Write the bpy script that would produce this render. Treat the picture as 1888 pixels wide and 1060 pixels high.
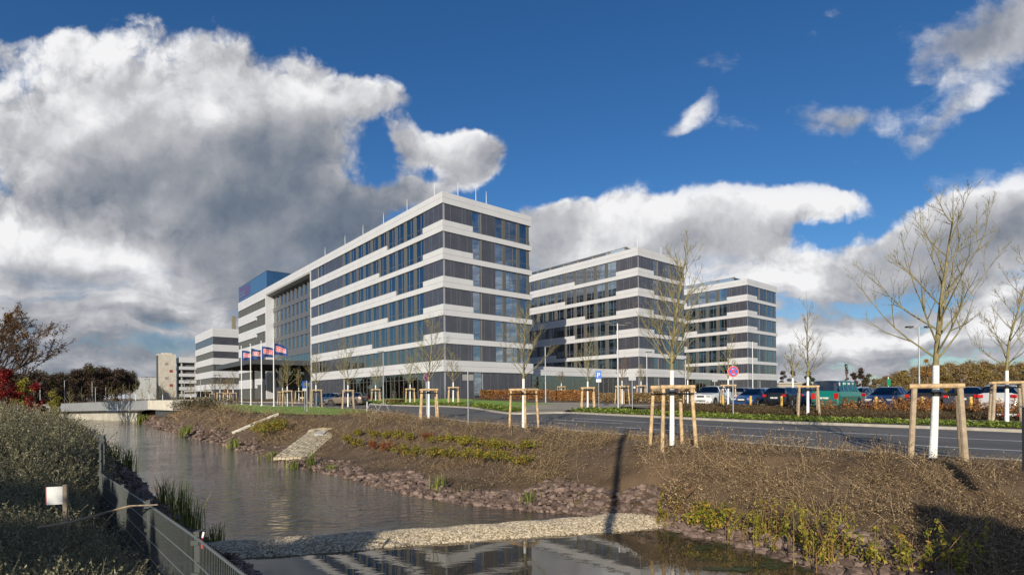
import bpy, math, random
import numpy as np
from mathutils import Matrix, Vector

# ------------------------------------------------------------------ scene, camera, light
S = bpy.context.scene
for o in list(bpy.data.objects): bpy.data.objects.remove(o)
C = S.collection
rnd = random.Random(7)
R = np.random.RandomState(11)
F = 976.0; HX = 944.0; HY = 728.5; TH = math.radians(0.477)
cam = bpy.data.objects.new('camera', bpy.data.cameras.new('camera'))
C.objects.link(cam); S.camera = cam
cam.data.sensor_width = 36; cam.data.lens = 36*F/1888
cam.data.shift_y = (HY-530)/1888; cam.data.clip_start = .05; cam.data.clip_end = 6000
c_, s_ = math.cos(TH), math.sin(TH)
cam.matrix_world = Matrix(((c_, s_, 0, 0), (0, 0, -1, 0), (-s_, c_, 0, 0), (0, 0, 0, 1)))
S.view_settings.view_transform = 'Standard'; S.view_settings.look = 'None'
S.view_settings.exposure = 0.18; S.view_settings.gamma = 1
SUN_EL = math.radians(18.7)
TOSUN = Vector((-.26*math.cos(SUN_EL)/.9994, -.965*math.cos(SUN_EL)/.9994, math.sin(SUN_EL)))
sl = bpy.data.lights.new('sun', 'SUN'); sl.energy = 4.7; sl.angle = math.radians(.5); sl.color = (1, .90, .745)
so = bpy.data.objects.new('sun', sl); C.objects.link(so); so.location = (0, -20, 60)
so.rotation_euler = TOSUN.to_track_quat('Z', 'Y').to_euler()

def make_world():
    w = bpy.data.worlds.new('World'); S.world = w; w.use_nodes = True
    nt = w.node_tree; N = nt.nodes; L = nt.links; N.clear()
    def n(t, **k):
        x = N.new(t)
        for a, b in k.items(): setattr(x, a, b)
        return x
    def val(x, i, v):
        if hasattr(v, 'is_output') : L.new(v, x.inputs[i])
        else: x.inputs[i].default_value = v
    def m(op, a, b=None, c=None, clamp=False):
        x = n('ShaderNodeMath', operation=op, use_clamp=clamp); val(x, 0, a)
        if b is not None: val(x, 1, b)
        if c is not None: val(x, 2, c)
        return x.outputs[0]
    def ss(v, a, b, lo=0., hi=1.):
        x = n('ShaderNodeMapRange', interpolation_type='SMOOTHSTEP'); val(x, 0, v)
        for i, q in enumerate((a, b, lo, hi)): x.inputs[i+1].default_value = q
        return x.outputs[0]
    def mixc(f, a, b, bt='MIX'):
        x = n('ShaderNodeMix', data_type='RGBA', blend_type=bt); val(x, 0, f); val(x, 6, a); val(x, 7, b)
        return x.outputs[2]
    sky = n('ShaderNodeTexSky', sky_type='NISHITA', sun_disc=False, sun_elevation=SUN_EL,
            sun_rotation=math.atan2(TOSUN.x, TOSUN.y), air_density=1.0, dust_density=.4, ozone_density=3.0)
    tc = n('ShaderNodeTexCoord'); sp = n('ShaderNodeSeparateXYZ'); L.new(tc.outputs['Generated'], sp.inputs[0])
    X, Y, Z = sp.outputs
    front = ss(Y, .02, .2)
    ys = m('MAXIMUM', Y, .12)
    a = m('DIVIDE', X, ys); b = m('DIVIDE', Z, ys)
    co = n('ShaderNodeCombineXYZ'); L.new(a, co.inputs[0]); L.new(b, co.inputs[1])
    P = co.outputs[0]
    def noise(vec, sc, det=6, rough=.55, lac=2.0, d3=False):
        x = n('ShaderNodeTexNoise', noise_dimensions='3D' if d3 else '2D'); L.new(vec, x.inputs['Vector']); x.inputs['Scale'].default_value = sc
        x.inputs['Detail'].default_value = det; x.inputs['Roughness'].default_value = rough
        x.inputs['Lacunarity'].default_value = lac
        return x
    def vm(op, a_, b_, scale=None):
        x = n('ShaderNodeVectorMath', operation=op); val(x, 0, a_)
        if b_ is not None: val(x, 1, b_)
        if scale is not None: x.inputs['Scale'].default_value = scale
        return x.outputs[0]
    wv = noise(P, 3.2, 5, .6)
    wsub = vm('SUBTRACT', wv.outputs['Color'], (.5, .5, .5))
    PW = vm('ADD', P, vm('SCALE', wsub, None, .10))
    def blob(vec, px, py, rx, ry, rot=0):
        cx, cy = (px-HX)/F, (HY-py)/F
        mp = n('ShaderNodeMapping', vector_type='TEXTURE'); L.new(vec, mp.inputs[0])
        mp.inputs['Location'].default_value = (cx, cy, 0)
        mp.inputs['Rotation'].default_value = (0, 0, math.radians(rot))
        mp.inputs['Scale'].default_value = (rx/F, ry/F, 1)
        g = n('ShaderNodeTexGradient', gradient_type='SPHERICAL'); L.new(mp.outputs[0], g.inputs[0])
        return g.outputs['Fac']
    def field(vec, lst):
        tot = None
        for bl in lst:
            wgt = bl[5] if len(bl) > 5 else 1.
            f = m('MULTIPLY', blob(vec, *bl[:5]), wgt)
            tot = f if tot is None else m('ADD', tot, f)
        return tot
    clouds = [(150, 270, 400, 270, 0, 1.6), (380, 210, 330, 230, -8, 1.4), (560, 190, 240, 150, -4, 1.2), (680, 172, 150, 60, -10, .8), (110, 200, 230, 120, 0, .5), (390, 95, 110, 70, 0, .4),
              (300, 520, 620, 210, 0, 1.5), (520, 400, 220, 220, 10, 1.2), (60, 600, 420, 190, 0, 1.2), (560, 600, 340, 170, 0, 1.0), (730, 580, 240, 170, 0, .8), (640, 400, 120, 150, 0, .45),
              (762, 268, 80, 66, 0, 1.7), (835, 275, 80, 50, 0, 1.2), (895, 288, 70, 60, 0, 1.4), (860, 325, 80, 36, 0, .9), (825, 300, 90, 50, 0, .5), (735, 330, 60, 60, 0, .9), (790, 345, 70, 40, 0, .6), (800, 360, 110, 50, 0, .9), (735, 385, 130, 70, 0, .7), (90, 75, 170, 60, 0, .75), (1000, 400, 60, 40, 0, .5),
              (1090, 425, 170, 110, 6, 1.6), (1250, 415, 220, 95, -3, 1.5), (1400, 395, 200, 75, -3, 1.5), (1530, 392, 160, 50, -4, 1.3), (1180, 500, 330, 130, 0, 1.4), (1020, 470, 140, 120, 0, 1.2), (1350, 470, 200, 70, 0, .8),
              (1300, 205, 90, 38, 44, 1.5), (1240, 245, 70, 24, 20, .9), (1190, 250, 40, 20, 60, .6), (1340, 115, 100, 40, 10, .62), (1560, 232, 120, 50, 0, 1.5), (1600, 220, 60, 30, 30, .6),
              (1800, 110, 230, 110, 40, 1.45), (1700, 100, 110, 60, 40, .8), (1770, 225, 120, 40, 35, 1.0), (1900, 50, 170, 120, 0, 1.2), (1670, 55, 70, 30, 0, .6),
              (1860, 410, 250, 120, 24, 1.7), (1700, 490, 300, 105, 14, 1.6), (1540, 560, 330, 90, 10, 1.2), (1480, 620, 620, 110, 0, 1.6), (1850, 600, 330, 200, 0, 1.4), (1120, 610, 520, 190, 0, 1.4), (944, 735, 1700, 120, 0, 2.2)]
    D0 = field(PW, clouds)
    def voro(vec, sc, det=3, rough=.55):
        x = n('ShaderNodeTexVoronoi', voronoi_dimensions='2D', feature='F1'); L.new(vec, x.inputs['Vector']); x.inputs['Scale'].default_value = sc
        x.inputs['Detail'].default_value = det; x.inputs['Roughness'].default_value = rough
        return x.outputs['Distance']
    wv2 = noise(P, 9., 5, .6)
    PV = vm('ADD', P, vm('SCALE', vm('SUBTRACT', wv2.outputs['Color'], (.5, .5, .5)), None, .07))
    puff = voro(PV, 6.5, 4, .6)
    n1 = noise(P, 6., 9, .6).outputs['Fac']
    n2 = noise(P, 2.4, 3, .5).outputs['Fac']
    d1 = m('ADD', D0, m('MULTIPLY', m('SUBTRACT', n1, .5), 1.0))
    d1 = m('SUBTRACT', d1, m('MULTIPLY', m('SUBTRACT', puff, .45), .55))
    d1 = m('ADD', d1, m('MULTIPLY', m('SUBTRACT', n2, .5), .25))
    fib = n('ShaderNodeMapping'); L.new(PW, fib.inputs[0]); fib.inputs['Rotation'].default_value = (0, 0, math.radians(-50)); fib.inputs['Scale'].default_value = (1, 3.2, 1)
    nf = noise(fib.outputs[0], 5., 8, .62).outputs['Fac']
    soft = m('MULTIPLY', ss(b, .36, .44), ss(a, .08, .2))
    crisp = ss(d1, .30, .78); wisp = m('MULTIPLY', ss(m('ADD', d1, m('MULTIPLY', m('SUBTRACT', nf, .5), 1.6)), .10, 1.35), .92)
    alpha = m('ADD', m('MULTIPLY', crisp, m('SUBTRACT', 1., soft)), m('MULTIPLY', wisp, soft))
    # grey undersides and bright tops
    darks = [(590, 400, 260, 260, 0, .55), (400, 420, 420, 120, 4, .32), (480, 300, 260, 120, 20, .22), (300, 590, 700, 50, 0, .22), (560, 600, 420, 120, 0, .42), (230, 330, 280, 90, 0, .22), (200, 680, 500, 70, 0, .36),
             (680, 500, 200, 140, 0, .22), (1380, 455, 330, 50, 0, .22), (1640, 560, 340, 50, 10, .2), (1790, 490, 220, 50, 25, .26), (1520, 662, 420, 30, 0, .3), (1760, 640, 260, 40, 0, .25),
             (1830, 60, 170, 90, 30, .35), (860, 315, 90, 30, 0, .12), (150, 440, 260, 40, 0, .2), (30, 40, 200, 100, 0, .3), (1180, 470, 160, 40, 0, .12)]
    lights = [(300, 140, 420, 110, -8, .26), (600, 160, 220, 90, -10, .26), (100, 230, 260, 110, 0, .16), (60, 430, 230, 60, -8, .5), (230, 480, 200, 50, -14, .42), (330, 560, 120, 30, 0, .2), (120, 540, 200, 40, 0, .12),
              (1110, 400, 230, 90, 6, .36), (1350, 385, 300, 80, -2, .36), (1250, 470, 260, 90, 0, .2), (1620, 560, 560, 120, 0, .2), (1250, 560, 300, 90, 0, .15), (1500, 375, 200, 40, -3, .25), (1820, 370, 220, 60, 25, .32), (1600, 470, 200, 50, 20, .22), (790, 255, 130, 50, 0, .28), (310, 605, 90, 22, 0, .38), (412, 578, 60, 34, 0, .5), (1540, 615, 260, 26, 0, .2), (1290, 210, 90, 40, 40, .2), (1020, 500, 160, 80, 0, .15)]
    dk = field(PW, darks); lg = field(PW, lights)
    st_ = n('ShaderNodeMapping'); L.new(PW, st_.inputs[0]); st_.inputs['Scale'].default_value = (1, 3.6, 1)
    ns_ = noise(st_.outputs[0], 4.2, 7, .55).outputs['Fac']; low = ss(b, .30, .12)
    # relief: the same pattern looked up a little towards the sun (up and left), lit minus shaded side
    off = (-.016, .026, 0)
    puffb = voro(vm('ADD', PV, off), 6.5, 4, .6)
    n1c = noise(PW, 4., 6, .52).outputs['Fac']; n1b = noise(vm('ADD', PW, (-.03, .05, 0)), 4., 6, .52).outputs['Fac']
    rel = m('ADD', m('MULTIPLY', m('SUBTRACT', puffb, puff), m('ADD', .14, m('MULTIPLY', ss(d1, 1.3, .5), .35))), m('MULTIPLY', m('SUBTRACT', n1c, n1b), .75))
    br = m('ADD', m('ADD', .70, lg), rel)
    br = m('SUBTRACT', br, m('MULTIPLY', dk, .72))
    br = m('ADD', br, m('MULTIPLY', m('SUBTRACT', n2, .5), .45))
    br = m('ADD', br, m('MULTIPLY', m('SUBTRACT', n1c, .5), .3))
    br = m('ADD', br, m('MULTIPLY', ss(d1, .95, .45), .10))
    br = m('SUBTRACT', br, m('MULTIPLY', ss(D0, .8, 2.4), .10))
    br = m('ADD', br, m('MULTIPLY', m('MULTIPLY', m('SUBTRACT', ns_, .47), 1.5), low))
    br = m('MINIMUM', m('MAXIMUM', br, .0), 1.0)
    ramp = n('ShaderNodeValToRGB'); L.new(br, ramp.inputs[0])
    e = ramp.color_ramp.elements
    e[0].position = 0; e[0].color = (.10, .13, .185, 1); e[1].position = 1; e[1].color = (.80, .80, .81, 1)
    for p, c in ((.25, (.16, .19, .24, 1)), (.5, (.28, .295, .33, 1)), (.75, (.47, .475, .50, 1))):
        q = e.new(p); q.color = c
    gap = m('MULTIPLY', m('MULTIPLY', ss(ns_, .47, .36), low), ss(a, -.25, .3, .35, .85)); alpha = m('MULTIPLY', alpha, m('SUBTRACT', 1., gap))
    # clouds behind the photographer (seen only in windows and water)
    gn = noise(tc.outputs['Generated'], 2.6, 6, .58, 2.0, True).outputs['Fac']
    backa = m('MULTIPLY', ss(gn, .50, .62), .85)
    al = m('ADD', m('MULTIPLY', alpha, front), m('MULTIPLY', backa, m('SUBTRACT', 1., front)))
    up = ss(Z, -.06, -.03)
    al = m('MULTIPLY', al, up)
    # clear sky
    hs = n('ShaderNodeHueSaturation'); hs.inputs['Saturation'].default_value = 1.22; hs.inputs['Value'].default_value = .86
    L.new(sky.outputs[0], hs.inputs['Color'])
    skyc = mixc(1.0, hs.outputs[0], (.80, .92, 1.08, 1), 'MULTIPLY')
    bg1 = n('ShaderNodeBackground'); L.new(skyc, bg1.inputs[0]); bg1.inputs[1].default_value = .1
    bg2 = n('ShaderNodeBackground'); L.new(mixc(1.0, ramp.outputs[0], (10, 10, 10, 1), 'MULTIPLY'), bg2.inputs[0]); bg2.inputs[1].default_value = .1
    mx = n('ShaderNodeMixShader'); L.new(al, mx.inputs[0]); L.new(bg1.outputs[0], mx.inputs[1]); L.new(bg2.outputs[0], mx.inputs[2])
    out = n('ShaderNodeOutputWorld'); L.new(mx.outputs[0], out.inputs[0])
    w.cycles.sampling_method = 'MANUAL'; w.cycles.sample_map_resolution = 512
make_world()

# ------------------------------------------------------------------ helpers
def ray(px, py):
    u, v = px-HX, py-HY
    return (u*c_ - v*s_)/F, (v*c_ + u*s_)/F          # x/y and drop/y
def at(px, py, z=None, D=None):
    r, d = ray(px, py)
    if D is None: D = -z/d
    return (r*D, D, -d*D)
def atx(px, D, z=None):
    r, _ = ray(px, 728); return (r*D, D, z)

class MB:
    def __init__(s): s.v = []; s.f = []; s.m = []; s.n = 0
    def add(s, V, Fc, mi=0):
        V = np.asarray(V, float).reshape(-1, 3); s.v.append(V)
        Fc = np.asarray(Fc, int); s.f.append(Fc+s.n); s.m.append(np.full(len(Fc), mi)); s.n += len(V)
        return s
    def box(s, x0, x1, y0, y1, z0, z1, mi=0):
        V = [(x, y, z) for x in (x0, x1) for y in (y0, y1) for z in (z0, z1)]
        return s.add(V, [(0, 1, 3, 2), (4, 6, 7, 5), (0, 4, 5, 1), (2, 3, 7, 6), (0, 2, 6, 4), (1, 5, 7, 3)], mi)
    def obox(s, c, ax, hx, hy, hz, mi=0):       # box round c with x axis along ax (horizontal)
        ax = np.array(ax, float); ax /= np.linalg.norm(ax); ay = np.array((-ax[1], ax[0], 0)); az = np.array((0, 0, 1.))
        c = np.array(c, float)
        V = [c+ax*i*hx+ay*j*hy+az*k*hz for i in (-1, 1) for j in (-1, 1) for k in (-1, 1)]
        return s.add(V, [(0, 1, 3, 2), (4, 6, 7, 5), (0, 4, 5, 1), (2, 3, 7, 6), (0, 2, 6, 4), (1, 5, 7, 3)], mi)
    def tube(s, pts, rad, k=8, cap=True, mi=0):
        P = np.array(pts, float); n = len(P)
        rad = np.full(n, rad, float) if np.isscalar(rad) else np.array(rad, float)
        T = np.gradient(P, axis=0); T /= np.linalg.norm(T, axis=1)[:, None]+1e-9
        ref = np.array((0, 0, 1.)) if abs(T[0][2]) < .9 else np.array((1., 0, 0))
        U = np.cross(T, ref); U /= np.linalg.norm(U, axis=1)[:, None]+1e-9; W = np.cross(T, U)
        a = np.arange(k)*2*math.pi/k
        V = P[:, None, :] + rad[:, None, None]*(np.cos(a)[None, :, None]*U[:, None, :]+np.sin(a)[None, :, None]*W[:, None, :])
        i = np.arange(n-1)[:, None]*k; j = np.arange(k)[None, :]; j2 = (j+1) % k
        Q = np.stack([i+j, i+j2, i+k+j2, i+k+j], -1).reshape(-1, 4)
        b = s.n; s.add(V.reshape(-1, 3), Q, mi)
        if cap and k > 2:
            for base, cidx, rev in ((0, 0, 0), ((n-1)*k, n-1, 1)):
                Vc = np.vstack([V.reshape(-1, 3)[base:base+k], P[cidx][None]])
                t = [(q, (q+1) % k, k) if rev else ((q+1) % k, q, k) for q in range(k)]
                s.add(Vc, np.array(t), mi)
        return s
    def prism(s, poly, z0, z1, mi=0):           # horizontal polygon extruded
        n = len(poly); V = [(x, y, z0) for x, y in poly]+[(x, y, z1) for x, y in poly]
        s.add(V, [(i, (i+1) % n, n+(i+1) % n, n+i) for i in range(n)], mi)
        s.poly([(x, y, z1) for x, y in poly], mi); s.poly([(x, y, z0) for x, y in poly][::-1], mi)
        return s
    def poly(s, P, mi=0):                       # convex fan
        P = np.array(P, float); n = len(P); c = P.mean(0)
        return s.add(np.vstack([P, c[None]]), [(i, (i+1) % n, n) for i in range(n)], mi)
    def rev(s, prof, k=12, mi=0, axis='z', c=(0, 0, 0)):   # lathe
        a = np.arange(k)*2*math.pi/k
        V = []
        for r, h in prof:
            for q in a:
                p = (r*math.cos(q), r*math.sin(q), h)
                if axis == 'y': p = (p[0], h, p[1])
                V.append((p[0]+c[0], p[1]+c[1], p[2]+c[2]))
        n = len(prof)
        return s.add(V, [(i*k+j, i*k+(j+1) % k, (i+1)*k+(j+1) % k, (i+1)*k+j) for i in range(n-1) for j in range(k)], mi)
    def build(s, name, mats, parent=None, smooth=False, link=True):
        me = bpy.data.meshes.new(name)
        if not s.v: s.v = [np.zeros((0, 3))]
        V = np.vstack(s.v); nl = sum(f.size for f in s.f)
        me.vertices.add(len(V)); me.vertices.foreach_set('co', V.astype(np.float32).ravel())
        nf = sum(len(f) for f in s.f)
        me.loops.add(nl); me.polygons.add(nf)
        me.loops.foreach_set('vertex_index', np.concatenate([f.ravel() for f in s.f]).astype(np.int32))
        ln = np.concatenate([np.full(len(f), f.shape[1]) for f in s.f])
        st = np.concatenate([[0], np.cumsum(ln)[:-1]])
        me.polygons.foreach_set('loop_start', st.astype(np.int32)); me.polygons.foreach_set('loop_total', ln.astype(np.int32))
        me.polygons.foreach_set('material_index', np.concatenate(s.m).astype(np.int32))
        me.polygons.foreach_set('use_smooth', np.full(nf, bool(smooth)))
        me.update(calc_edges=True); me.validate()
        for q in (mats if isinstance(mats, (list, tuple)) else [mats]): me.materials.append(q)
        o = bpy.data.objects.new(name, me)
        if link: C.objects.link(o)
        if parent: o.parent = parent
        return o
def empty(name, loc, rz=0):
    o = bpy.data.objects.new(name, None); C.objects.link(o); o.location = loc; o.rotation_euler = (0, 0, rz); o.empty_display_size = .2
    return o
def tag(o, label=None, cat=None, group=None, kind=None):
    if label: o['label'] = label
    if cat: o['category'] = cat
    if group: o['group'] = group
    if kind: o['kind'] = kind
    return o
def thing(name, label, cat, loc, rz=0, group=None): return tag(empty(name, loc, rz), label, cat, group)
def inst(me_obj, name, parent=None, loc=(0, 0, 0), rz=0, sc=1.):
    o = bpy.data.objects.new(name, me_obj.data); C.objects.link(o); o.location = loc; o.rotation_euler = (0, 0, rz)
    o.scale = (sc,)*3 if np.isscalar(sc) else sc
    if parent: o.parent = parent
    return o

_m = {}
def mat(name, col=(.5, .5, .5), rough=.7, metal=0., var=0., vs=4., bump=0., bs=30., col2=None, spec=.5, coat=0., sub=None, obj=True):
    if name in _m: return _m[name]
    m = bpy.data.materials.new(name); m.use_nodes = True; nt = m.node_tree; b = nt.nodes['Principled BSDF']
    b.inputs['Base Color'].default_value = (*col, 1); b.inputs['Roughness'].default_value = rough; b.inputs['Metallic'].default_value = metal
    b.inputs['Specular IOR Level'].default_value = spec; b.inputs['Coat Weight'].default_value = coat; b.inputs['Coat Roughness'].default_value = .08
    tc = nt.nodes.new('ShaderNodeTexCoord'); src = tc.outputs['Object']
    if not obj:
        g = nt.nodes.new('ShaderNodeNewGeometry'); src = g.outputs['Position']
    if var or col2:
        c2 = col2 or tuple(min(1, x*(1+var)) for x in col); c1 = col if col2 else tuple(x*(1-var) for x in col)
        n = nt.nodes.new('ShaderNodeTexNoise'); n.inputs['Scale'].default_value = vs; n.inputs['Detail'].default_value = 5; n.inputs['Roughness'].default_value = .6
        nt.links.new(src, n.inputs['Vector'])
        r = nt.nodes.new('ShaderNodeValToRGB'); r.color_ramp.elements[0].position = .36; r.color_ramp.elements[1].position = .64
        r.color_ramp.elements[0].color = (*c1, 1); r.color_ramp.elements[1].color = (*c2, 1)
        nt.links.new(n.outputs['Fac'], r.inputs[0]); nt.links.new(r.outputs[0], b.inputs['Base Color'])
    if bump:
        n = nt.nodes.new('ShaderNodeTexNoise'); n.inputs['Scale'].default_value = bs; n.inputs['Detail'].default_value = 4
        nt.links.new(src, n.inputs['Vector'])
        q = nt.nodes.new('ShaderNodeBump'); q.inputs['Strength'].default_value = bump; q.inputs['Distance'].default_value = .03
        nt.links.new(n.outputs['Fac'], q.inputs['Height']); nt.links.new(q.outputs[0], b.inputs['Normal'])
    _m[name] = m
    return m
def leafmat(name, c1, c2, c3, sc=3., trans=.25):
    """foliage: per-leaf colour from a fine cell pattern, plus some light through the leaf"""
    if name in _m: return _m[name]
    m = bpy.data.materials.new(name); m.use_nodes = True; nt = m.node_tree; b = nt.nodes['Principled BSDF']
    g = nt.nodes.new('ShaderNodeNewGeometry')
    r = nt.nodes.new('ShaderNodeValToRGB'); e = r.color_ramp.elements
    e[0].position = .1; e[0].color = (*c1, 1); e[1].position = .9; e[1].color = (*c3, 1); q = e.new(.5); q.color = (*c2, 1)
    nt.links.new(g.outputs['Random Per Island'], r.inputs[0]); nt.links.new(r.outputs[0], b.inputs['Base Color'])
    b.inputs['Roughness'].default_value = .6; b.inputs['Specular IOR Level'].default_value = .3
    t = nt.nodes.new('ShaderNodeBsdfTranslucent'); nt.links.new(r.outputs[0], t.inputs[0])
    mx = nt.nodes.new('ShaderNodeMixShader'); mx.inputs[0].default_value = trans
    nt.links.new(b.outputs[0], mx.inputs[1]); nt.links.new(t.outputs[0], mx.inputs[2])
    nt.links.new(mx.outputs[0], nt.nodes['Material Output'].inputs[0])
    _m[name] = m; return m
def glassmat(name, tint, refl, rough=0.0):
    if name in _m: return _m[name]
    m = bpy.data.materials.new(name); m.use_nodes = True; nt = m.node_tree; nt.nodes.remove(nt.nodes['Principled BSDF'])
    t = nt.nodes.new('ShaderNodeBsdfTransparent'); t.inputs[0].default_value = (*tint, 1)
    g = nt.nodes.new('ShaderNodeBsdfGlossy'); g.inputs['Roughness'].default_value = rough; g.inputs['Color'].default_value = (.9, .95, 1, 1)
    fr = nt.nodes.new('ShaderNodeFresnel'); fr.inputs[0].default_value = 1.5
    mp = nt.nodes.new('ShaderNodeMapRange'); mp.inputs[1].default_value = 0; mp.inputs[2].default_value = 1; mp.inputs[3].default_value = refl; mp.inputs[4].default_value = 1
    mx = nt.nodes.new('ShaderNodeMixShader'); nt.links.new(fr.outputs[0], mp.inputs[0]); nt.links.new(mp.outputs[0], mx.inputs[0])
    nt.links.new(t.outputs[0], mx.inputs[1]); nt.links.new(g.outputs[0], mx.inputs[2]); nt.links.new(mx.outputs[0], nt.nodes['Material Output'].inputs[0])
    _m[name] = m; return m
M_white = mat('white_metal_panel', (.535, .54, .555), .42, 0, .035, .35, obj=True)
M_dark = mat('anthracite_panel', (.058, .060, .074), .24, 0, .14, .5, spec=.7)
M_frame = mat('window_frame_metal', (.10, .098, .09), .45)
M_joint = mat('joint_grey', (.30, .30, .33), .4)
M_backing = mat('band_backing', (.12, .12, .12), .8)  # dark backing board seen through the joints of the white bands
M_concrete = mat('concrete', (.44, .42, .37), .85, 0, .14, 1.2, .15, 12)
M_conc2 = mat('pale_concrete', (.52, .48, .40), .85, 0, .12, 1.0, .15, 12)
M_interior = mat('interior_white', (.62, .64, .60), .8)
M_intdark = mat('interior_dark', (.10, .10, .10), .8)
M_curtain = mat('curtain_pale', (.62, .70, .66), .8)
M_desk = mat('office_furniture', (.45, .46, .42), .7)
M_glass = glassmat('window_glass', (.66, .78, .84), .30)
M_cglass = glassmat('car_glass', (.25, .28, .28), .12)
M_rail = glassmat('railing_glass', (.75, .8, .82), .25)
M_galv = mat('galvanised_steel', (.42, .43, .44), .45, .6)
M_polew = mat('white_painted_pole', (.74, .74, .72), .4)
M_darkmetal = mat('dark_grey_metal', (.055, .057, .06), .5)
M_black = mat('black_rubber', (.015, .015, .015), .7)

# ------------------------------------------------------------------ terrain
WZ = -3.3
def W(px, py): p = at(px, py, z=WZ); return (p[0], p[1])
wr = [(235, 767), (232, 771), (265, 779), (300, 793), (350, 806), (400, 817), (480, 838), (540, 857), (620, 874), (700, 897), (780, 914), (850, 927), (950, 938), (1050, 945), (1120, 950),
      (1218, 968), (1290, 986), (1400, 1012), (1480, 1036), (1560, 1062)]
wl = [(113, 784), (158, 797), (172, 803), (196, 828), (206, 852), (238, 869), (262, 893), (284, 926), (320, 948), (362, 984), (392, 1010), (440, 1034), (478, 1062)]
water_poly = [W(*p) for p in wr] + [(6.4, 7.6), (7.2, 5.0), (9.5, 1.0), (14, -6), (6, -9), (2.5, -3), (-.8, 2.2), (-2.6, 5.8)] + [W(*p) for p in wl[::-1]] + [W(95, 775), W(60, 769), (-118, 106), (-150, 128), (-150, 170), (-78, 136)]
def inside(poly, x, y):
    c = np.zeros(x.shape, bool); n = len(poly)
    for i in range(n):
        x1, y1 = poly[i]; x2, y2 = poly[(i+1) % n]
        if y1 == y2: continue
        k = ((y1 > y) != (y2 > y)) & (x < (x2-x1)*(y-y1)/(y2-y1)+x1)
        c ^= k
    return c
def dist(poly, x, y, closed=True):
    d = np.full(x.shape, 1e9); n = len(poly)
    for i in range(n if closed else n-1):
        x1, y1 = poly[i]; x2, y2 = poly[(i+1) % n]; dx, dy = x2-x1, y2-y1
        t = np.clip(((x-x1)*dx+(y-y1)*dy)/(dx*dx+dy*dy+1e-9), 0, 1)
        d = np.minimum(d, np.hypot(x-x1-t*dx, y-y1-t*dy))
    return d
class RBF:
    def __init__(s, pts):
        P = np.array(pts, float); s.p = P[:, :2]; n = len(P)
        r = np.hypot(*(s.p[:, None]-s.p[None]).transpose(2, 0, 1))
        A = np.zeros((n+1, n+1)); A[:n, :n] = -r; A[:n, n] = 1; A[n, :n] = 1
        A[:n, :n] -= np.eye(n)*.6
        s.w = np.linalg.solve(A, np.append(P[:, 2], 0))
    def __call__(s, x, y):
        x = np.asarray(x, float); y = np.asarray(y, float); z = np.full(x.shape, s.w[-1])
        for (a, b), w in zip(s.p, s.w[:-1]): z = z - w*np.hypot(x-a, y-b)
        return z
HS = 1.80
# tree rows: px of trunk, base y, stake top y
T_rows = [(1727, 845, 711), (1240, 822, 713), (966, 789, 718), (791, 772, 718), (1490, 771.5, 711), (1857, 782, 704), (1084, 755.5, 714), (1343, 751, 709.5),
          (642, 754, 719), (583, 751, 718.5), (530, 749.5, 720), (836, 746.8, 713.6), (693, 743.9, 717), (756.5, 745.4, 716), (430, 744.3, 723.8), (405.8, 741.9, 723.6)]
Tpos = []
for px, yb, yt in T_rows:
    D = HS*F/(yb-yt); Tpos.append(at(px, yb, D=D))
BC = (-8.95, 69.9); DR = (.7635, .6458); DL = (-.6458, .7635)
def bl(t, s, z=None):      # building grid: t along the right facade, s along the left facade
    x = BC[0]+t*DR[0]+s*DL[0]; y = BC[1]+t*DR[1]+s*DL[1]
    return (x, y) if z is None else (x, y, z)
FAR2 = [(870, 752.5, 46), (778, 749.3, 54), (700, 746.8, 60), (650, 745, 66), (600, 743.9, 72), (540, 743, 80), (470, 742.3, 92), (400, 741.7, 108), (360, 741.3, 122)]
NEAR2 = [(800, 770, 34), (740, 763, 40.5), (680, 754.5, 49), (600, 750.3, 57), (505, 747.6, 69), (445, 745.4, 80), (385, 744, 94), (340, 743, 108)]
ctrlR = [at(a, b, D=d) for a, b, d in FAR2+NEAR2] + [p for p in Tpos] + [at(1888, 848, z=-1.65), at(1888, 797, z=-1.53), at(1538, 827.5, z=-1.64), at(1538, 785, z=-1.47), at(1352, 768, z=-1.39), at(1188, 769, z=-1.39),
         at(1035, 760, z=-1.32), at(1288, 809, z=-1.62), at(1100, 795, z=-1.60), at(863, 777, z=-1.51), at(445, 746, D=74), at(505, 749.5, D=64), at(1140, 757, z=-1.25),
         (22, 36, -1.2), (16, 46, -1.1), (30, 30, -1.25), (26, 46, -1.1), (45, 40, -1.1), (35, 60, -1.0), (15, 9, -1.66), (22, 2, -1.7), (60, 5, -1.5), (40, 100, -.6), (80, 60, -.8)]
for s in range(-5, 130, 15): ctrlR += [bl(-3, s, -.42)]
for t in range(0, 120, 12): ctrlR += [bl(t, -3, -.42 if t < 20 else -.5)]
ctrlR += [bl(30, 20, -.4), bl(80, 30, -.4), (-75, 100, -.9), (-70, 112, -.9), (-110, 150, -.7), (-140, 230, -.7), (-260, 260, -.8), (0, 400, -.6), (300, 300, -.7), (200, 80, -.8), (-200, 400, -.7), (600, 200, -.6), (-80, 210, -.6), (500, 900, -.6), (-600, 900, -.7), (0, 1500, -.6)]
UR = RBF(ctrlR)
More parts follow.
